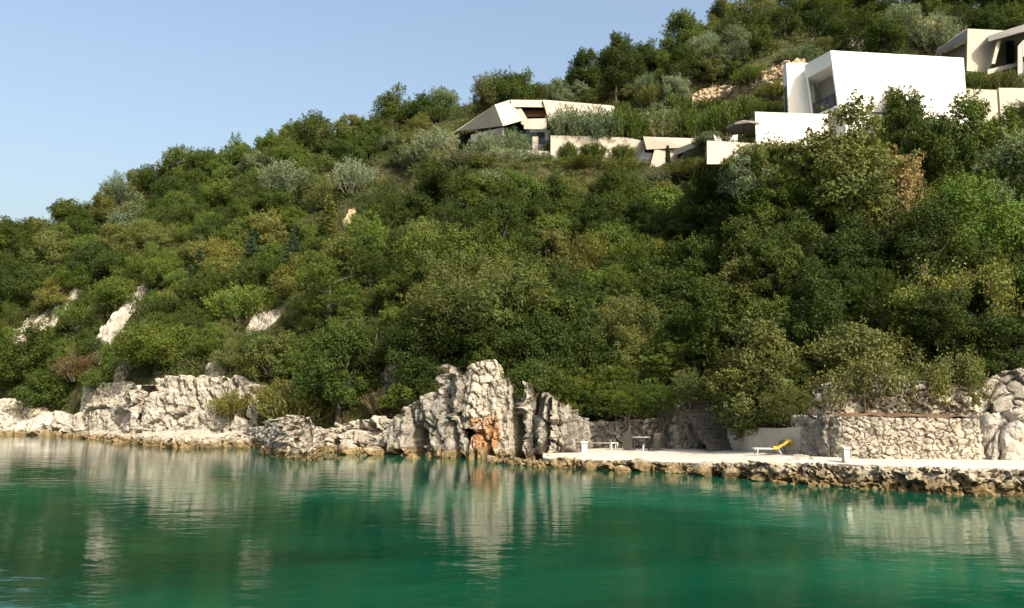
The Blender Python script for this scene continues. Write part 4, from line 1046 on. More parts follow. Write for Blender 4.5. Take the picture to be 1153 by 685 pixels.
# leaf colours (albedos; the darkest also stand for shade low on the right)
TINT = {
 'dark green': (0.045, 0.064, 0.013), 'deep green': (0.034, 0.052, 0.012), 'mid green': (0.072, 0.098, 0.019), 'bright green': (0.086, 0.126, 0.026),
 'olive green': (0.095, 0.105, 0.032), 'yellow green': (0.112, 0.116, 0.030), 'silvery green': (0.150, 0.175, 0.105), 'grey green': (0.105, 0.130, 0.070),
 'brown': (0.110, 0.085, 0.042), 'straw coloured': (0.24, 0.18, 0.085), 'blue green': (0.055, 0.090, 0.050)}
def tint(name, j=0.14):
    c = TINT[name]; k = R.uniform(1 - j, 1 + j) * 1.18
    return (c[0] * k * R.uniform(.93, 1.07), c[1] * k, c[2] * k * R.uniform(.9, 1.1))
FR = 0.55
def plant_px(kind, u, v, hpx, tname, label=None, var=None, wide=1.0, Yfix=None, dz=0.0, rz=None, stand=None, fix=False):
    """put a tree where its crown centre reads at pixel (u, v); hpx is its height in pixels. It always stands on the ground."""
    pro0 = PRO[kind][0]
    if Yfix is None:
        Y = np.linspace(40, 195, 1200); a = (u - CX) / F; b = (CY - v) / F; k = Y / (CP - b * SP); X = k * a; Z = EYE + k * (SP + b * CP)
        H = hpx * Y / F
        g = ground(X, Y)
        hit = np.nonzero((Z - g < FR * H) & (g > 1.5))[0]
        if not len(hit): return None
        i = hit[0]; x, y, z, H = X[i], Y[i], g[i], H[i]
    else:
        for _ in range(40):                                  # step back up the slope until the ground is near enough to root it
            q = P(u, v, Yfix); H = hpx * Yfix / F
            if q.z + (1 - FR) * H - float(ground(q.x, q.y)[0]) < 1.25 * H or fix: break
            Yfix += 0.4
        x, y = q.x, q.y; wide *= H / pro0['h']
        z = float(ground(x, y)[0]) if not fix else q.z - FR * H
        H2 = max(q.z + (1 - FR) * H - z, 0.55 * H) if not fix else H           # rooted on the ground, top where the photo has it
        z = q.z + (1 - FR) * H - H2
        wide /= H2 / pro0['h']; H = H2
    s = H / pro0['h']
    t, pro = plant(kind, (x, y, z - 0.15 + dz), 1.0, tint(tname), R.uniform(0, 6.28) if rz is None else rz, var, 1.0)
    t.scale = (s * wide, s * wide, s)
    TREES.append(dict(o=t, u=u, v=v, h=hpx, w=2 * pro['r'] * s * wide * F / y, kind=kind, tint=tname, Y=y, label=label))
    return t

HAND = [
 # kind, u, v, height px, tint, label, options
 ('olive', 538, 338, 122, 'olive green', 'large pale olive tree with a forked trunk above the rust stained cliff', dict(wide=1.15)),
 ('olive', 490, 350, 70, 'olive green', 'smaller pale olive tree touching the large olive tree on its left side', {}),
 ('feathery', 322, 199, 44, 'silvery green', 'silvery broad feathery shrub high on the left slope', dict(wide=1.3)),
 ('feathery', 398, 196, 38, 'silvery green', 'silvery shrub left of the low pale garden wall', dict(wide=1.2)),
 ('pine', 418, 278, 84, 'bright green', 'bright yellow green pine standing out in the middle of the left slope', {}),
 ('pine', 372, 325, 90, 'mid green', 'bright bushy pine just below the yellow green pine', dict(wide=1.2)),
 ('fir', 286, 286, 66, 'blue green', 'dark young fir with a pointed tip in the middle of the left slope', {}),
 ('fir', 224, 303, 56, 'blue green', 'dark young fir left of the other pointed firs', {}),
 ('fir', 330, 283, 56, 'blue green', 'dark young fir right of the tallest pointed fir', {}),
 ('mound', 277, 340, 40, 'bright green', 'bright green rounded bush on the lower left slope', dict(wide=1.1)),
 ('tall', 958, 178, 142, 'olive green', 'large olive green oak in front of the white terrace block', dict(wide=1.35, Yfix=61)),
 ('light', 1014, 205, 92, 'straw coloured', 'dead straw coloured tree beside the large olive green oak', dict(Yfix=60)),
 ('tall', 1012, 128, 74, 'dark green', 'dark green tree rising in front of the white house facade', dict(wide=1.2, Yfix=66)),
 ('oak', 1062, 168, 100, 'dark green', 'dark round oak below the right end of the white house', dict(Yfix=63)),
 ('oak', 1105, 165, 100, 'mid green', 'mid green oak below the cream garden wall', dict(Yfix=62)),
 ('light', 1143, 195, 105, 'grey green', 'grey green upright tree at the right edge below the garden wall', dict(Yfix=58)),
 ('bush', 738, 283, 44, 'yellow green', 'yellow brown bush left of the dark oaks in the middle', {}),
 ('olive', 655, 296, 70, 'yellow green', 'yellow green loose tree right of the large olive tree', {}),
 ('olive', 705, 365, 85, 'olive green', 'pale olive tree low above the rubble wall of the quay', {}),
 ('pine', 755, 420, 88, 'bright green', 'bright feathery pine hanging over the rubble wall on the quay', dict(wide=1.3, Yfix=59)),
 ('pine', 690, 437, 70, 'mid green', 'soft green pine hanging over the left end of the rubble wall', dict(wide=1.25, Yfix=60)),
 ('pine', 722, 440, 60, 'bright green', 'low bright pine between the two larger hanging pines', dict(wide=1.3, Yfix=58.5)),
 ('pine', 786, 412, 74, 'olive green', 'olive green pine hanging above the shaded rock and steps', dict(wide=1.0, Yfix=56)),
 ('bush', 900, 440, 70, 'dark green', 'dark bush right above the rock at the left end of the masonry wall', dict(wide=1.0, Yfix=49.5)),
 ('bush', 670, 452, 40, 'dark green', 'dark low bush on top of the rubble wall', dict(wide=1.2, Yfix=60.5)),
 ('feathery', 866, 122, 20, 'mid green', 'feathery shrub behind the dark terrace railing', dict(wide=1.4, Yfix=79)),
 ('mound', 800, 122, 18, 'mid green', 'low green shrub under the ochre terrace bank', dict(wide=1.5, Yfix=84)),
 ('mound', 838, 118, 18, 'olive green', 'olive shrub at the foot of the ochre terrace bank', dict(wide=1.5, Yfix=84)),
 ('mound', 872, 104, 20, 'yellow green', 'dry yellowish shrub left of the narrow side block of the white house', dict(wide=1.4, Yfix=84)),
 ('bush', 545, 402, 34, 'dark green', 'dark low bush above the rough wall that crowns the rust stained cliff', dict(Yfix=59.5, wide=1.2)),
 ('bush', 462, 440, 40, 'mid green', 'green bush hanging over the upper left of the sea cave cliff', dict(Yfix=61, wide=1.2)),
 ('pine', 610, 432, 54, 'mid green', 'soft pine hanging over the top of the fissured cliff', dict(Yfix=57.5, wide=1.2)),
 ('bush', 118, 424, 30, 'mid green', 'low green bush on top of the cracked outcrop', dict(Yfix=88, wide=1.4)),
 ('feathery', 600, 182, 30, 'grey green', 'grey green shrub below the small white column of the beige house', dict(Yfix=92.5, wide=1.2)),
 ('feathery', 565, 180, 34, 'silvery green', 'silvery shrub below the grey green shrubs under the folded roof', dict(Yfix=91, wide=1.3)),
 ('bush', 540, 188, 30, 'olive green', 'olive bush down the slope left of the beige house parapet', dict(Yfix=89, wide=1.2)),
 ('bush', 611, 182, 22, 'mid green', 'small round bush at the left end of the cream terrace wall', dict(Yfix=93.2, wide=1.2)),
 ('oak', 1128, 398, 90, 'deep green', 'dark oak hanging over the shaded rock face at the right edge', dict(Yfix=47.5, wide=1.1)),
 ('pine', 705, 452, 46, 'mid green', 'soft green pine bough drooping over the rubble wall left of the tall chairs', dict(fix=True, Yfix=56.2, wide=1.5)),
 ('pine', 742, 448, 50, 'bright green', 'bright pine bough drooping over the rubble wall right of the tall chairs', dict(fix=True, Yfix=55.6, wide=1.4)),
 ('pine', 778, 438, 50, 'olive green', 'olive pine bough drooping over the shaded rock left of the steps', dict(fix=True, Yfix=53.4, wide=1.2)),
 ('pine', 838, 452, 62, 'dark green', 'dark pine bough drooping over the rock right of the steps', dict(fix=True, Yfix=49.6, wide=1.0)),
 ('pine', 888, 458, 56, 'olive green', 'olive pine bough drooping over the grey retaining wall right of the lounger', dict(fix=True, Yfix=45.8, wide=1.2)),
 ('bush', 604, 424, 56, 'dark green', 'dark bush drooping over the cleft right of the rust stained cliff', dict(fix=True, Yfix=56.4, wide=1.1)),
 ('mound', 898, 62, 20, 'grey green', 'grey green shrub on the rubble terrace just left above the white house', dict(wide=1.3)),
 ('mound', 922, 52, 18, 'olive green', 'olive shrub on the slope right above the corner of the white house', dict(wide=1.3)),
 ('mound', 846, 84, 18, 'mid green', 'green shrub left of the pale rubble terrace wall', dict(wide=1.3)),
 ('pine', 642, 440, 58, 'mid green', 'low soft pine above the fissured cliff', dict(wide=1.2, Yfix=60)),
 ('oak', 604, 398, 96, 'deep green', 'dark oak above the dark crevice beside the rust stained cliff', dict(wide=0.95)),
 ('tall', 856, 418, 132, 'olive green', 'tall shaggy tree hanging down behind the yellow lounger', dict(wide=1.25, Yfix=49)),
 ('pine', 872, 432, 84, 'olive green', 'drooping olive green pine right above the grey retaining wall', dict(wide=1.3, Yfix=48)),
 ('oak', 820, 378, 108, 'dark green', 'dark dense oak above the stone steps', {}),
 ('bush', 963, 393, 84, 'olive green', 'dense olive green bush above the left part of the upper rubble wall', dict(Yfix=48.5, wide=1.1)),
 ('bare', 1064, 428, 78, 'olive green', 'sparse grey shrub with pale bare branches on the earth terrace', dict(Yfix=44.0, wide=0.8)),
 ('bare', 965, 430, 66, 'olive green', 'small twiggy shrub in front of the upper rubble wall', dict(Yfix=44.6, wide=1.0)),
 ('bare', 1085, 330, 84, 'yellow green', 'thin half bare tree with pale branches among the dark oaks at right', dict(Yfix=48)),
 ('oak', 1140, 345, 110, 'deep green', 'very dark oak at the right edge above the shaded rock face', dict(Yfix=51)),
 ('oak', 384, 410, 92, 'dark green', 'dense dark green oak hanging over the jagged rocks', dict(Yfix=64, wide=1.05)),
 ('bush', 312, 398, 58, 'olive green', 'grey olive bush above the tilted rock', {}),
 ('mound', 345, 448, 44, 'yellow green', 'yellowish low bush between the broad pale cliff and the tilted rock', dict(Yfix=66)),
 ('oak', 178, 385, 62, 'mid green', 'broad green oak above the broad pale cliff', dict(wide=1.25)),
 ('oak', 28, 405, 66, 'dark green', 'dark broad oak above the rounded slabs at the left edge', dict(wide=1.2)),
 ('bush', 58, 436, 44, 'dark green', 'low dark bush hanging over the rounded slabs', dict(wide=1.3, Yfix=93)),
 ('mound', 96, 410, 30, 'brown', 'brownish dry bush left of the grey upright rock', {}),
 ('mound', 440, 447, 28, 'brown', 'brown dry bush above the jagged rocks', dict(Yfix=62)),
 ('mound', 268, 450, 24, 'yellow green', 'tuft of yellow grass bushes on the face of the broad pale cliff', dict(Yfix=72.5, wide=1.2)),
 ('mound', 320, 445, 38, 'yellow green', 'yellow green tufted bush at the right end of the broad pale cliff', dict(Yfix=70, wide=1.0)),
 ('bush', 487, 424, 48, 'deep green', 'dark bush above the small sea cave', dict(Yfix=61.5, wide=1.1)),
 ('oak', 470, 392, 80, 'deep green', 'very dark oak in shade left of the forked olive trunk', {}),
 ('tall', 695, 84, 62, 'deep green', 'tall dark oak on the upper slope above the beige house', dict(wide=1.25)),
 ('oak', 1080, 2, 54, 'deep green', 'dark tree on the skyline left of the tree above the upper house', dict(Yfix=128, wide=1.2)),
 ('oak', 1122, 6, 54, 'deep green', 'dark tree on the skyline above the upper house', dict(Yfix=126, wide=1.2)),
 ('feathery', 1050, 36, 40, 'silvery green', 'grey green bush on the slope left of the upper house', dict(wide=1.3)),
 ('feathery', 1015, 22, 36, 'silvery green', 'grey bush high on the skyline slope left of the pink earth bank', dict(wide=1.3)),
 ('mound', 1090, 92, 22, 'mid green', 'clipped green shrub under the upper house beside the white house', dict(Yfix=82, wide=1.0)),
 ('mound', 1125, 92, 24, 'olive green', 'olive green shrub in the bed below the upper house', dict(Yfix=81, wide=1.2)),
 ('cypress', 717, 147, 62, 'deep green', 'slim dark cypress in front of the cream terrace wall', dict(Yfix=92.5)),
 ('cypress', 752, 178, 36, 'deep green', 'short slim cypress before the annex wall', dict(Yfix=88)),
 ('cypress', 801, 143, 44, 'dark green', 'slim cypress left of the parasol terrace', dict(Yfix=75)),
 ('feathery', 492, 160, 40, 'silvery green', 'silvery shrub at the left tip of the beige house', dict(wide=1.3, Yfix=97)),
 ('feathery', 548, 164, 34, 'grey green', 'grey green shrub below the folded roof of the beige house', dict(wide=1.4, Yfix=92.5)),
 ('feathery', 577, 158, 30, 'grey green', 'grey green shrub left of the small white column', dict(wide=1.1, Yfix=92.3)),
 ('feathery', 520, 185, 36, 'grey green', 'grey green shrub below the left tip of the beige house', dict(wide=1.4, Yfix=89)),
 ('feathery', 470, 180, 38, 'silvery green', 'silvery shrub above the low pale garden wall', dict(wide=1.2, Yfix=101)),
 ('feathery', 640, 137, 40, 'grey green', 'pale feathery shrub before the right wing of the beige house', dict(wide=1.1, Yfix=95.2)),
 ('feathery', 672, 140, 44, 'grey green', 'dense feathery shrub right of the pale shrub before the beige house', dict(wide=1.2, Yfix=95.4)),
 ('feathery', 703, 136, 40, 'mid green', 'feathery green shrub behind the slim dark cypress', dict(wide=1.2, Yfix=95.5)),
 ('feathery', 742, 138, 42, 'grey green', 'broad feathery shrub above the annex roof', dict(wide=1.3, Yfix=95)),
 ('feathery', 776, 134, 40, 'mid green', 'feathery shrub right of the annex roof', dict(wide=1.3, Yfix=90)),
 ('feathery', 812, 132, 38, 'mid green', 'feathery green shrub behind the parasol', dict(wide=1.3, Yfix=76)),
 ('feathery', 842, 122, 30, 'mid green', 'feathery shrub behind the left edge of the white terrace block', dict(wide=1.2, Yfix=76)),
 ('mound', 668, 169, 20, 'dark green', 'dark creeper bush on the cream terrace wall', dict(fix=True, Yfix=93.4, wide=0.9)),
 ('mound', 640, 168, 20, 'mid green', 'green creeper bush left of the dark creeper on the cream wall', dict(fix=True, Yfix=93.4, wide=0.6)),
 ('mound', 700, 170, 18, 'mid green', 'green creeper bush right of the dark creeper on the cream wall', dict(fix=True, Yfix=93.4, wide=0.9)),
 ('bush', 600, 190, 28, 'dark green', 'dark small bush below the parapet of the beige house', dict(Yfix=90)),
 ('mound', 650, 190, 26, 'yellow green', 'yellow green hedge bush below the cream terrace wall', dict(Yfix=89.5, wide=1.5)),
 ('mound', 700, 192, 26, 'yellow green', 'yellow green bush under the slim dark cypress', dict(Yfix=89.5, wide=1.3)),
 ('feathery', 815, 172, 26, 'mid green', 'feathery shrub on the canopy edge left of the parasol terrace wall', dict(Yfix=64.6, wide=1.1)),
 ('bush', 842, 182, 42, 'olive green', 'olive green bush below the parasol terrace', dict(Yfix=64, wide=1.1)),
 ('bush', 882, 176, 36, 'olive green', 'olive bush below the white terrace block', dict(Yfix=63.5, wide=1.1)),
 ('mound', 785, 195, 34, 'olive green', 'olive green bush below the flat canopy of the annex', dict(Yfix=82, wide=1.2)),
]
for (k, u, v, h, tn, lab, kw) in HAND:
    if plant_px(k, u, v, h, tn, lab, **kw) is None: print('no ground for', lab)
nhand = len(TREES)

CLEAR = [(848, 55, 1086, 128, 72), (848, 122, 935, 158, 67), (512, 110, 702, 178, 96), (602, 150, 782, 190, 91), (1052, 28, 1200, 103, 86), (802, 126, 852, 160, 66),
         (784, 95, 880, 110, 96), (848, 66, 895, 92, 98), (122, 340, 152, 374, 95), (20, 348, 88, 372, 100), (284, 352, 318, 366, 90), (420, 186, 460, 198, 104), (588, 308, 616, 316, 66), (386, 236, 404, 252, 100), (132, 404, 158, 422, 84), (1026, 22, 1050, 33, 117), (770, 444, 796, 456, 55)]
SH = [(-160, 425), (0, 425), (80, 415), (160, 408), (290, 412), (330, 430), (440, 415), (520, 398), (580, 400), (600, 415), (660, 440), (740, 440), (790, 430), (840, 440), (900, 425), (930, 418), (1100, 400), (1153, 392), (1330, 392)]
SHU, SHV = [a for a, b in SH], [b for a, b in SH]
def choose(u, v, Y):
    r = R.random()
    if Y > 118:                                             # ridge
        k = R.choices(['oak', 'bush', 'tall', 'light', 'olive'], [.48, .17, .15, .1, .1])[0]
        tn = R.choices(['dark green', 'mid green', 'olive green', 'deep green', 'grey green'], [.30, .22, .25, .15, .08])[0]; hm = R.uniform(5.0, 7.5)
    elif u < 420 and v < 335:
        k = R.choices(['oak', 'bush', 'pine', 'fir', 'olive', 'light'], [.38, .16, .14, .07, .10, .15])[0]
        tn = R.choices(['mid green', 'dark green', 'olive green', 'yellow green', 'bright green', 'deep green'], [.26, .26, .22, .10, .08, .08])[0]; hm = R.uniform(4.2, 6.0)
    elif u < 420:
        k = R.choices(['bush', 'oak', 'mound', 'pine', 'feathery'], [.34, .24, .16, .14, .12])[0]
        tn = R.choices(['mid green', 'dark green', 'olive green', 'yellow green', 'bright green'], [.3, .26, .24, .1, .1])[0]; hm = R.uniform(2.8, 4.6)
    elif v < 215 and 420 <= u < 860:
        k = R.choices(['feathery', 'bush', 'oak', 'mound', 'light'], [.3, .26, .2, .14, .1])[0]
        tn = R.choices(['grey green', 'olive green', 'mid green', 'silvery green', 'dark green'], [.26, .28, .24, .08, .14])[0]; hm = R.uniform(3.0, 4.6)
    else:
        k = R.choices(['oak', 'bush', 'tall', 'light', 'olive', 'pine'], [.34, .14, .16, .16, .08, .12])[0]
        tn = R.choices(['dark green', 'mid green', 'olive green', 'deep green', 'bright green'], [.38, .24, .08, .26, .04])[0]; hm = R.uniform(4.4, 6.6)  # more dark tints: heavy shade of the near right slope put into leaf colour
    if k in ('feathery', 'mound'): hm = min(hm, R.uniform(2.4, 3.6))
    if k == 'bush': hm *= .75
    return k, tn, hm
def ray_ground(u, v, hm):
    Y = np.linspace(44, 190, 420); a = (u - CX) / F; b = (CY - v) / F; k = Y / (CP - b * SP); X = k * a; Z = EYE + k * (SP + b * CP)
    g = ground(X, Y); hit = np.nonzero((Z - g < FR * hm) & (g > 2.2))[0]
    return (X[hit[0]], Y[hit[0]], g[hit[0]]) if len(hit) else None
LIMIT = 450
SP_U, SP_V = 0.235, 0.175
tries = 0
cells = [(u, v) for u in range(-60, 1230, 9) for v in range(-12, 440, 9)]
R.shuffle(cells)
for (cu, cv) in cells:
    if len(TREES) >= LIMIT: break
    u = cu + R.uniform(-4, 4); v = cv + R.uniform(-4, 4)
    if v > float(np.interp(u, SHU, SHV)) - 8: continue
    q = ray_ground(u, v, 4.5)
    if q is None: continue
    k, tn, hm = choose(u, v, q[1])
    q = ray_ground(u, v, hm)
    if q is None: continue
    Y = q[1]; hpx = hm * F / Y; pr = PRO[k][0]; wpx = 2 * pr['r'] * hm / pr['h'] * F / Y
    if v + hpx * .40 > float(np.interp(u, SHU, SHV)) + 12: continue
    bad = any(x0 - wpx * .40 < u < x1 + wpx * .40 and y0 - hpx * .45 < v < y1 + hpx * .5 and (Y < Yc + 2 or (x0 < u < x1 and y0 < v < y1)) for (x0, y0, x1, y1, Yc) in CLEAR)
    if bad: continue
    if any(abs(t['u'] - u) < SP_U * (wpx + t['w']) and ((t['u'] - u) / (SP_U * (wpx + t['w']))) ** 2 + ((t['v'] - v) / (SP_V * (hpx + t['h']))) ** 2 < 1 for t in TREES): continue
    if any(abs(q[0] - sx) < rx + 1.0 and abs(q[1] - sy) < ry + 1.0 for (sx, sy, rx, ry, z0, so) in SITES[:1] + SITES[3:6]): continue
    plant_px(k, u, v, hpx, tn)
open('/tmp/trees.txt','w').write(f'{nhand} {len(TREES)}')
# ------------------------------------------------------------------ scrub between the trees: one mass nobody could count
def scrub():
    rg = np.random.default_rng(5)
    Vs = []; n = 0
    M_ = 11000
    w = rg.uniform(-120, 1330, M_ * 6); t = rg.uniform(0.9, 3.25, M_ * 6)
    Yk_ = np.stack([smooth_w(w, TY[:, k]) for k in range(6)], 1)
    ki = np.floor(t).astype(int); f = t - ki
    y = Yk_[np.arange(len(w)), ki] * (1 - f) + Yk_[np.arange(len(w)), ki + 1] * f
    x = (w - CX) / F * y
    dens = fbm(np.stack([x * .2, y * .2, 0 * x], 1), 3, 44)
    ok = dens > -0.55
    for (sx, sy, rx, ry, z0, so) in SITES[:1] + SITES[3:6]: ok &= ~((np.abs(x - sx) < rx + .5) & (np.abs(y - sy) < ry + .5))
    z = ground(x, y)
    u, v, _ = proj(x, y, z + .5)
    for (x0, y0, x1, y1, Yc) in CLEAR: ok &= ~((u > x0 - 2) & (u < x1 + 2) & (v > y0 - 2) & (v < y1 + 4) & (y < Yc + 2))
    ok &= v < np.interp(u, SHU, SHV) + 14
    sel = np.nonzero(ok)[0][:M_]
    C0 = np.stack([x[sel], y[sel], z[sel]], 1)
    per = 80
    r = rg.uniform(.55, 1.0, len(sel)) * (1 + .9 * (rg.random(len(sel)) ** 3))
    C = np.repeat(C0, per, 0); rr = np.repeat(r, per)
    d = rg.normal(size=(len(C), 3)); d[:, 2] = np.abs(d[:, 2]) * .9; d = unit(d)
    C = C + d * (rr * rg.uniform(.6, 1.1, len(C)))[:, None] * np.array([1, 1, 1.0])
    V = flat_leaves(C, d * .7 + rg.normal(size=d.shape) * .6, .24, .12, rg)
    o = link('undergrowth', mesh_np('undergrowth', V, np.arange(len(V)).reshape(-1, 4), M_LEAF)); o.color = (0.066, 0.082, 0.024, 1)
    tag(o, 'low mixed scrub filling the gaps between the trees on the slope', 'undergrowth', None, 'stuff')
scrub()
# woods beyond the frame and behind the ridge, plus clumps added for shade
def woods():
    rg = np.random.default_rng(9); Vs = []
    for i in range(260):
        if i < 110: w = rg.choice([rg.uniform(-900, -70), rg.uniform(1240, 2000)]); t = rg.uniform(1.0, 3.2)
        else: w = rg.uniform(-200, 1400); t = rg.uniform(3.02, 3.5)
        yk = [float(smooth_w(np.array([w]), TY[:, k])[0]) for k in range(6)]
        k = int(t); y = yk[k] + (yk[k + 1] - yk[k]) * (t - k); x = (w - CX) / F * y
        z = float(ground(x, y)[0]); s = rg.uniform(.9, 1.35)
        if i < 5: x, y, z, s = [(34.8, 42.0, 3.2, 1.5), (37.0, 42.5, 3.2, 1.7), (36.5, 46.0, 5.0, 1.6), (39.5, 45.0, 4.5, 1.8), (37.5, 48.5, 6.0, 1.5)][i]  # five clumps added out of view at right to shade the rock face
        n = 1500; ncl = 9
        cs = unit(rg.normal(size=(ncl, 3))) * np.array([1.5, 1.5, 1.3]) + np.array([0, 0, 2.4])
        ci = rg.integers(0, ncl, n); d = rg.normal(size=(n, 3)); d[:, 2] += .2; d = unit(d)
        C = (cs[ci] + d * rg.uniform(.7, 1.25, (n, 1))) * s + np.array([x, y, z])
        Vs.append(flat_leaves(C, d + rg.normal(size=d.shape) * .5, .42, .26, rg))
    V = np.concatenate(Vs)
    o = link('woods', mesh_np('woods', V, np.arange(len(V)).reshape(-1, 4), M_LEAF)); o.color = (0.072, 0.090, 0.026, 1)
    tag(o, 'far evergreen woods along and behind the ridge, plus unseen near clumps added at right for shade', 'woods', None, 'stuff')
woods()

# ------------------------------------------------------------------ boulders
def boulder_mesh(seed):
    rg = np.random.default_rng(seed)
    bm = bmesh.new(); bmesh.ops.create_icosphere(bm, subdivisions=5, radius=1.0)
    V = np.array([v.co[:] for v in bm.verts])
    for _ in range(17):
        n = unit(rg.normal(size=3)); dd = rg.uniform(.55, .88)
        k = np.maximum(0, V @ n - dd); V = V - k[:, None] * n * .97
    V = V * (1 + .05 * fbm(V * 2.2, 3, seed)[:, None]) + .025 * fbm(V * 6, 3, seed + 1)[:, None] * unit(V)
    V = V * np.array([1.0, .8, .62])
    for v, c in zip(bm.verts, V): v.co = c
    me = bpy.data.meshes.new('boulder'); bm.to_mesh(me); bm.free()
    at = me.attributes.new('tone', 'FLOAT', 'POINT'); at.data.foreach_set('value', np.full(len(V), rg.uniform(.4, .9), dtype=np.float32))
    me.materials.append(M_QUAYF if seed % 3 else M_ROCK); return me
BM = [boulder_mesh(300 + i) for i in range(8)]
# (u, v at the water or ground, width px, label, base height)
BO = [
 (905, 543, 62, 'broad dark boulder jutting from the quay edge right of the yellow lounger', 0), (938, 545, 40, 'squarish brown boulder left of the right white pillar at the water', 0),
 (958, 541, 22, 'small upright pale stone below the right white pillar', .3), (982, 550, 58, 'big dark boulder with a deep shadow under it below the right white pillar', 0),
 (1020, 551, 40, 'rounded brown boulder right of the big shadowed boulder', 0), (1046, 552, 34, 'low brown boulder in the quay edge below the masonry wall', 0),
 (1075, 556, 66, 'long smooth pale boulder at the quay edge below the masonry wall', 0), (1112, 558, 50, 'flat brown boulder at the water near the right edge', 0),
 (1140, 558, 44, 'outermost boulder of the quay edge at the right side of the picture', 0),
 (862, 542, 34, 'flat brown stone at the water below the yellow lounger', 0), (828, 539, 30, 'small flat stone left of the lounger at the quay edge', 0),
 (796, 536, 34, 'flat stone at the water below the stone steps', 0), (760, 533, 26, 'small ochre stone in the quay edge below the shaded rock face', 0),
 (726, 531, 36, 'low ochre stone below the two tall chairs', 0), (700, 533, 28, 'small stone awash below the white side table', -.1), (665, 529, 26, 'ochre stone below the left white pillar', 0),
 (554, 519, 18, 'small pale boulder at the foot of the rust stained cliff', 0.2),
 (464, 517, 24, 'small stone awash before the sea cave', -.1), (418, 513, 30, 'pale boulder among the jagged rocks at the water', 0), (392, 512, 26, 'low boulder left among the jagged rocks', 0),
 (268, 505, 20, 'small rock awash before the tilted layers', 0), (200, 504, 40, 'low rugged boulder at the end of the flat pale ledge', 0), (236, 505, 32, 'brown boulder right on the flat pale ledge', 0),
 (110, 494, 26, 'pale boulder at the foot of the cracked outcrop', 0), (96, 492, 22, 'small boulder between the rounded slabs and the cracked outcrop', 0),
 (12, 462, 30, 'rounded pale boulder on top of the slabs at the left edge', 3.0), (40, 468, 34, 'second pale boulder lying on the rounded slabs', 2.4),
]
for i, (u, v, wpx, lab, zb) in enumerate(BO):
    w = Wp(u, v, max(zb, 0))
    if zb > 1: w = P(u, v, 93)
    s = wpx / 2 * w.y / F
    o = link('boulder', BM[i % len(BM)], None, (w.x, w.y + s * .5, w.z + s * .22 + min(zb, 0)))
    o.scale = (s, s, s * R.uniform(.8, 1.15)); o.rotation_euler = (R.uniform(-.25, .25), R.uniform(-.3, .3), R.uniform(0, 6.28))
    tag(o, lab, 'boulder', 'boulders along the shore')

# ------------------------------------------------------------------ things on the quay
def qz(x, y):
    best = np.argmin((G[1:, :, 0] - x) ** 2 + (G[1:, :, 1] - y) ** 2); return float(G[1:].reshape(-1, 3)[best, 2])
def onquay(u, v, z=.8):
    for _ in range(4):
        w = Wp(u, v, z); z = qz(w.x, w.y)
    return Vector((w.x, w.y, z))
M_PW = flat_mat('white_paint', (0.50, 0.475, 0.42), 0.7, 0.2)
def pillar(label, loc, w, h):
    t = thing('pillar', label, 'pillar', loc, .1, 'white pillars on the quay')
    m = MB(); m.box(-w * .42, w * .42, -w * .42, w * .42, 0, h * .84); m.build('shaft', M_PW, t, bevel=.02)
    m = MB(); m.box(-w * .56, w * .56, -w * .56, w * .56, h * .842, h); m.build('cap', M_PW, t, bevel=.02)
pillar('squat white pillar at the left end of the quay', onquay(657.5, 508.5), .48, .66)
pillar('white pillar at the quay edge in front of the masonry wall', onquay(952.5, 520), .34, .70)
M_RATTAN = flat_mat('grey_rattan', (0.062, 0.057, 0.048), .8)
def tall_chair(label, loc, rz):
    t = thing('rattan_chair', label, 'chair', loc, rz, 'tall rattan chairs on the quay')
    m = MB(); m.box(-.30, .30, -.28, .30, .40, .47); m.build('seat', M_RATTAN, t, bevel=.015)
    m = MB(); m.hull([(x, y, z) for x in (-.31, .31) for (y, z) in ((.24, .02), (.32, .02), (.44, 1.15), (.36, 1.15))]); m.build('backrest', M_RATTAN, t)
    for sx in (-1, 1):
        m = MB(); m.box(.27 * sx - .035, .27 * sx + .035, -.27, -.20, 0, .40); m.build('leg', M_RATTAN, t)
        m = MB(); m.box(.31 * sx - .03, .31 * sx + .03, -.26, .30, .62, .66); m.build('armrest', M_RATTAN, t)
ca, cb = onquay(708.5, 507), onquay(737, 507.2)
mid = (ca + cb) / 2
ax = math.atan2((cb - ca).y, (cb - ca).x)
tall_chair('tall dark rattan chair at the left side of the dining table', ca, math.pi - .45)
tall_chair('tall dark rattan chair at the right side of the dining table', cb, math.pi + .45)
tb = thing('dining_table', 'table with a pale top and dark legs between the two tall rattan chairs', 'table', mid, ax)
m = MB(); m.box(-.46, .46, -.42, .42, .84, .89); m.build('tabletop', flat_mat('worn_tabletop', (.36, .34, .30), .7), tb, bevel=.01)
for sx in (-1, 1):
    for sy in (-1, 1):
        m = MB(); m.bar((.36 * sx, .32 * sy, 0), (.36 * sx, .32 * sy, .84), .03); m.build('leg', M_METAL, tb)
jl = mid + Vector((.12, -.12, 0))
jr = thing('jug', 'small white container standing under the table between the tall chairs', 'container', jl)
m = MB(); m.bar((0, 0, 0), (0, 0, .30), .12, 12, .10); m.bar((0, 0, .30), (0, 0, .36), .10, 12, .04); m.build('body', M_PLAST, jr)
m = MB(); m.bar((0, 0, .362), (0, 0, .42), .04, 10); m.build('cap', M_PLAST, jr)
sd = onquay(691, 506.5)
tb = thing('side_table', 'small white side table left of the tall rattan chairs', 'table', sd, .2)
m = MB(); m.box(-.25, .25, -.25, .25, .44, .48); m.build('tabletop', M_PLAST, tb, bevel=.01)
for sx in (-1, 1):
    for sy in (-1, 1):
        m = MB(); m.bar((.21 * sx, .21 * sy, 0), (.21 * sx, .21 * sy, .44), .028); m.build('leg', M_PLAST, tb)
bn = onquay(668, 505.3)
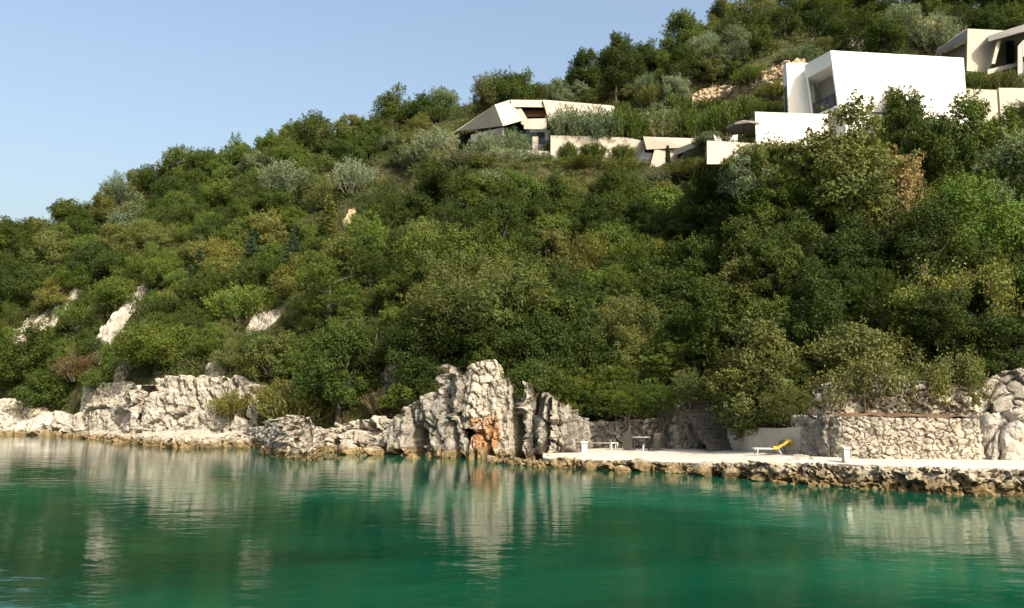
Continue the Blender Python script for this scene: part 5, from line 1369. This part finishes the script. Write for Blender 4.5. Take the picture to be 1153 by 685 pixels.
tb = thing('bench', 'low weathered plank bench behind the left white pillar', 'bench', bn, -.05)
m = MB(); m.box(-1.5, 1.5, -.2, .2, .36, .44); m.build('seat', flat_mat('weathered_wood', (.27, .24, .2), .8), tb, bevel=.01)
for x in (-1.25, 1.25):
    m = MB(); m.box(x - .06, x + .06, -.18, .18, 0, .36); m.build('leg', M_GREYR, tb)
# sun lounger with a yellow towel
M_LF = flat_mat('lounger_frame', (.62, .57, .48), .5)
M_YEL = flat_mat('yellow_towel', (.52, .36, .06), .95, .05)
lo = onquay(869, 512.5)
lg = thing('sun_lounger', 'sun lounger with raised backrest on the quay before the grey retaining wall', 'sun lounger', lo, -.06)
m = MB(); m.box(-1.0, .25, -.32, .32, .32, .38); m.build('seat', M_LF, lg, bevel=.015)
m = MB(); m.hull([(x, y, z) for y in (-.32, .32) for (x, z) in ((.26, .33), (.28, .39), (.90, .80), (.93, .74))]); m.build('backrest', M_LF, lg)
for x, x2 in ((-.8, -.86), (.3, .5)):
    for sy in (-1, 1):
        m = MB(); m.bar((x, .28 * sy, .32), (x2, .29 * sy, 0), .03); m.build('leg', M_LF, lg)
m = MB(); m.bar((.62, 0, .56), (.82, 0, 0), .03); m.build('prop', M_METAL, lg)
rg = np.random.default_rng(3)
nu, nv = 40, 26
tu, tv = np.meshgrid(np.linspace(0, 1, nu), np.linspace(0, 1, nv), indexing='ij')
path = np.array([(.02, .40), (.28, .425), (.60, .63), (.90, .835), (.99, .80), (1.02, .62), (1.03, .45)])
sl = np.concatenate([[0], np.cumsum(np.linalg.norm(np.diff(path, axis=0), axis=1))]); sl /= sl[-1]
px_, pz_ = np.interp(tu, sl, path[:, 0]), np.interp(tu, sl, path[:, 1])
fold = .035 * fbm(np.stack([tu.ravel() * 7, tv.ravel() * 5, 0 * tu.ravel()], 1), 3, 8).reshape(tu.shape)
py_ = (tv - .5) * .72 + .03 * np.sin(tu * 9)
pz_ = pz_ + np.abs(fold) + .012 - .12 * (np.abs(tv - .5) * 2) ** 10
ix = np.arange(nu * nv).reshape(nu, nv)
tw_ = link('towel', mesh_np('towel', np.stack([px_, py_, pz_], -1).reshape(-1, 3), np.stack([ix[:-1, :-1], ix[1:, :-1], ix[1:, 1:], ix[:-1, 1:]], -1).reshape(-1, 4), M_YEL, True))
tw_.location = lo; tw_.rotation_euler = (0, 0, -.06); md = tw_.modifiers.new('thickness', 'SOLIDIFY'); md.thickness = .015; md.offset = 1
tag(tw_, 'yellow towel draped over the raised back of the sun lounger', 'towel')
m = MB(); m.box(-.16, .16, -.26, .26, 0, .045)
cu = m.build('cushion', flat_mat('dark_cushion', (.05, .045, .05), .8), None, bevel=.02)
cu.location = lo + Vector((.60, -.02, .72)); cu.rotation_euler = (0, -.58, 0)
tag(cu, 'dark cushion lying on the yellow towel', 'cushion')

# ------------------------------------------------------------------ labels of the trees on the slope
KIND = dict(oak='round crowned oak', bush='dense evergreen bush', tall='tall oak', olive='loose crowned olive tree', light='thin leafed tree', pine='soft needled pine', fir='pointed young fir', cypress='slim cypress', feathery='feathery shrub', mound='low mounded shrub', bare='bare twigged shrub')
LAND = []
def landmark(t):
    u, v = t['u'], t['v']
    hv = float(np.interp(u, [0, 100, 240, 400, 560, 800, 1000, 1153], [245, 222, 165, 122, 74, 10, 5, 5]))
    if v < hv + 34:
        for lim, s in ((90, 'on the skyline at the far left'), (260, 'on the skyline above the left slope'), (430, 'on the skyline left of the beige house'), (600, 'on the skyline above the beige house'), (800, 'on the skyline above the annex'), (960, 'on the skyline above the white house'), (9999, 'on the skyline above the upper house')):
            if u < lim: return s
    if v < 112 and u > 520: return 'between ridge and beige house' if u < 690 else 'above the ochre terrace wall' if u < 860 else 'on the slope behind the white house'
    if u < 130: return 'above the long broken rock face at left' if v < 345 else 'above the rounded slabs'
    if u < 280: return ('high on the left slope' if v < 262 else 'above the leaning rock slab') if v < 350 else 'above the broad pale cliff'
    if u < 440: return ('below the silvery shrubs' if v < 262 else 'around the bright pine') if v < 350 else 'above the tilted rock'
    if u < 600: return ('below the garden wall' if v < 262 else 'beside the large olive tree') if v < 370 else 'above the sea cave'
    if u < 770: return ('below the beige house terrace' if v < 262 else 'between olive tree and dark oaks') if v < 370 else 'above the quay rubble wall'
    if u < 930: return ('below the parasol terrace' if v < 262 else 'above the stone steps') if v < 350 else 'behind the yellow lounger'
    return ('below the white house' if v < 262 else 'right of the dead straw tree') if v < 340 else 'above the upper rubble wall'
ORD = ['first', 'second', 'third', 'fourth', 'fifth', 'sixth', 'seventh', 'eighth', 'ninth', 'tenth', 'eleventh', 'twelfth', 'thirteenth', 'fourteenth']
groups = {}
for t in TREES:
    o = t['o']; o['group'] = 'trees and shrubs on the hillside'
    if t['label']: o['label'] = t['label']; continue
    groups.setdefault((t['tint'], KIND[t['kind']], landmark(t)), []).append(t)
for (tn, kd, lm), ts in groups.items():
    ts.sort(key=lambda t: t['u'])
    for i, t in enumerate(ts):
        lab = f'{tn} {kd} {lm}'
        if len(ts) > 1:
            lab += ', leftmost' if i == 0 else ', rightmost' if i == len(ts) - 1 else f', {ORD[min(i, 13)]} from left'
        t['o']['label'] = lab
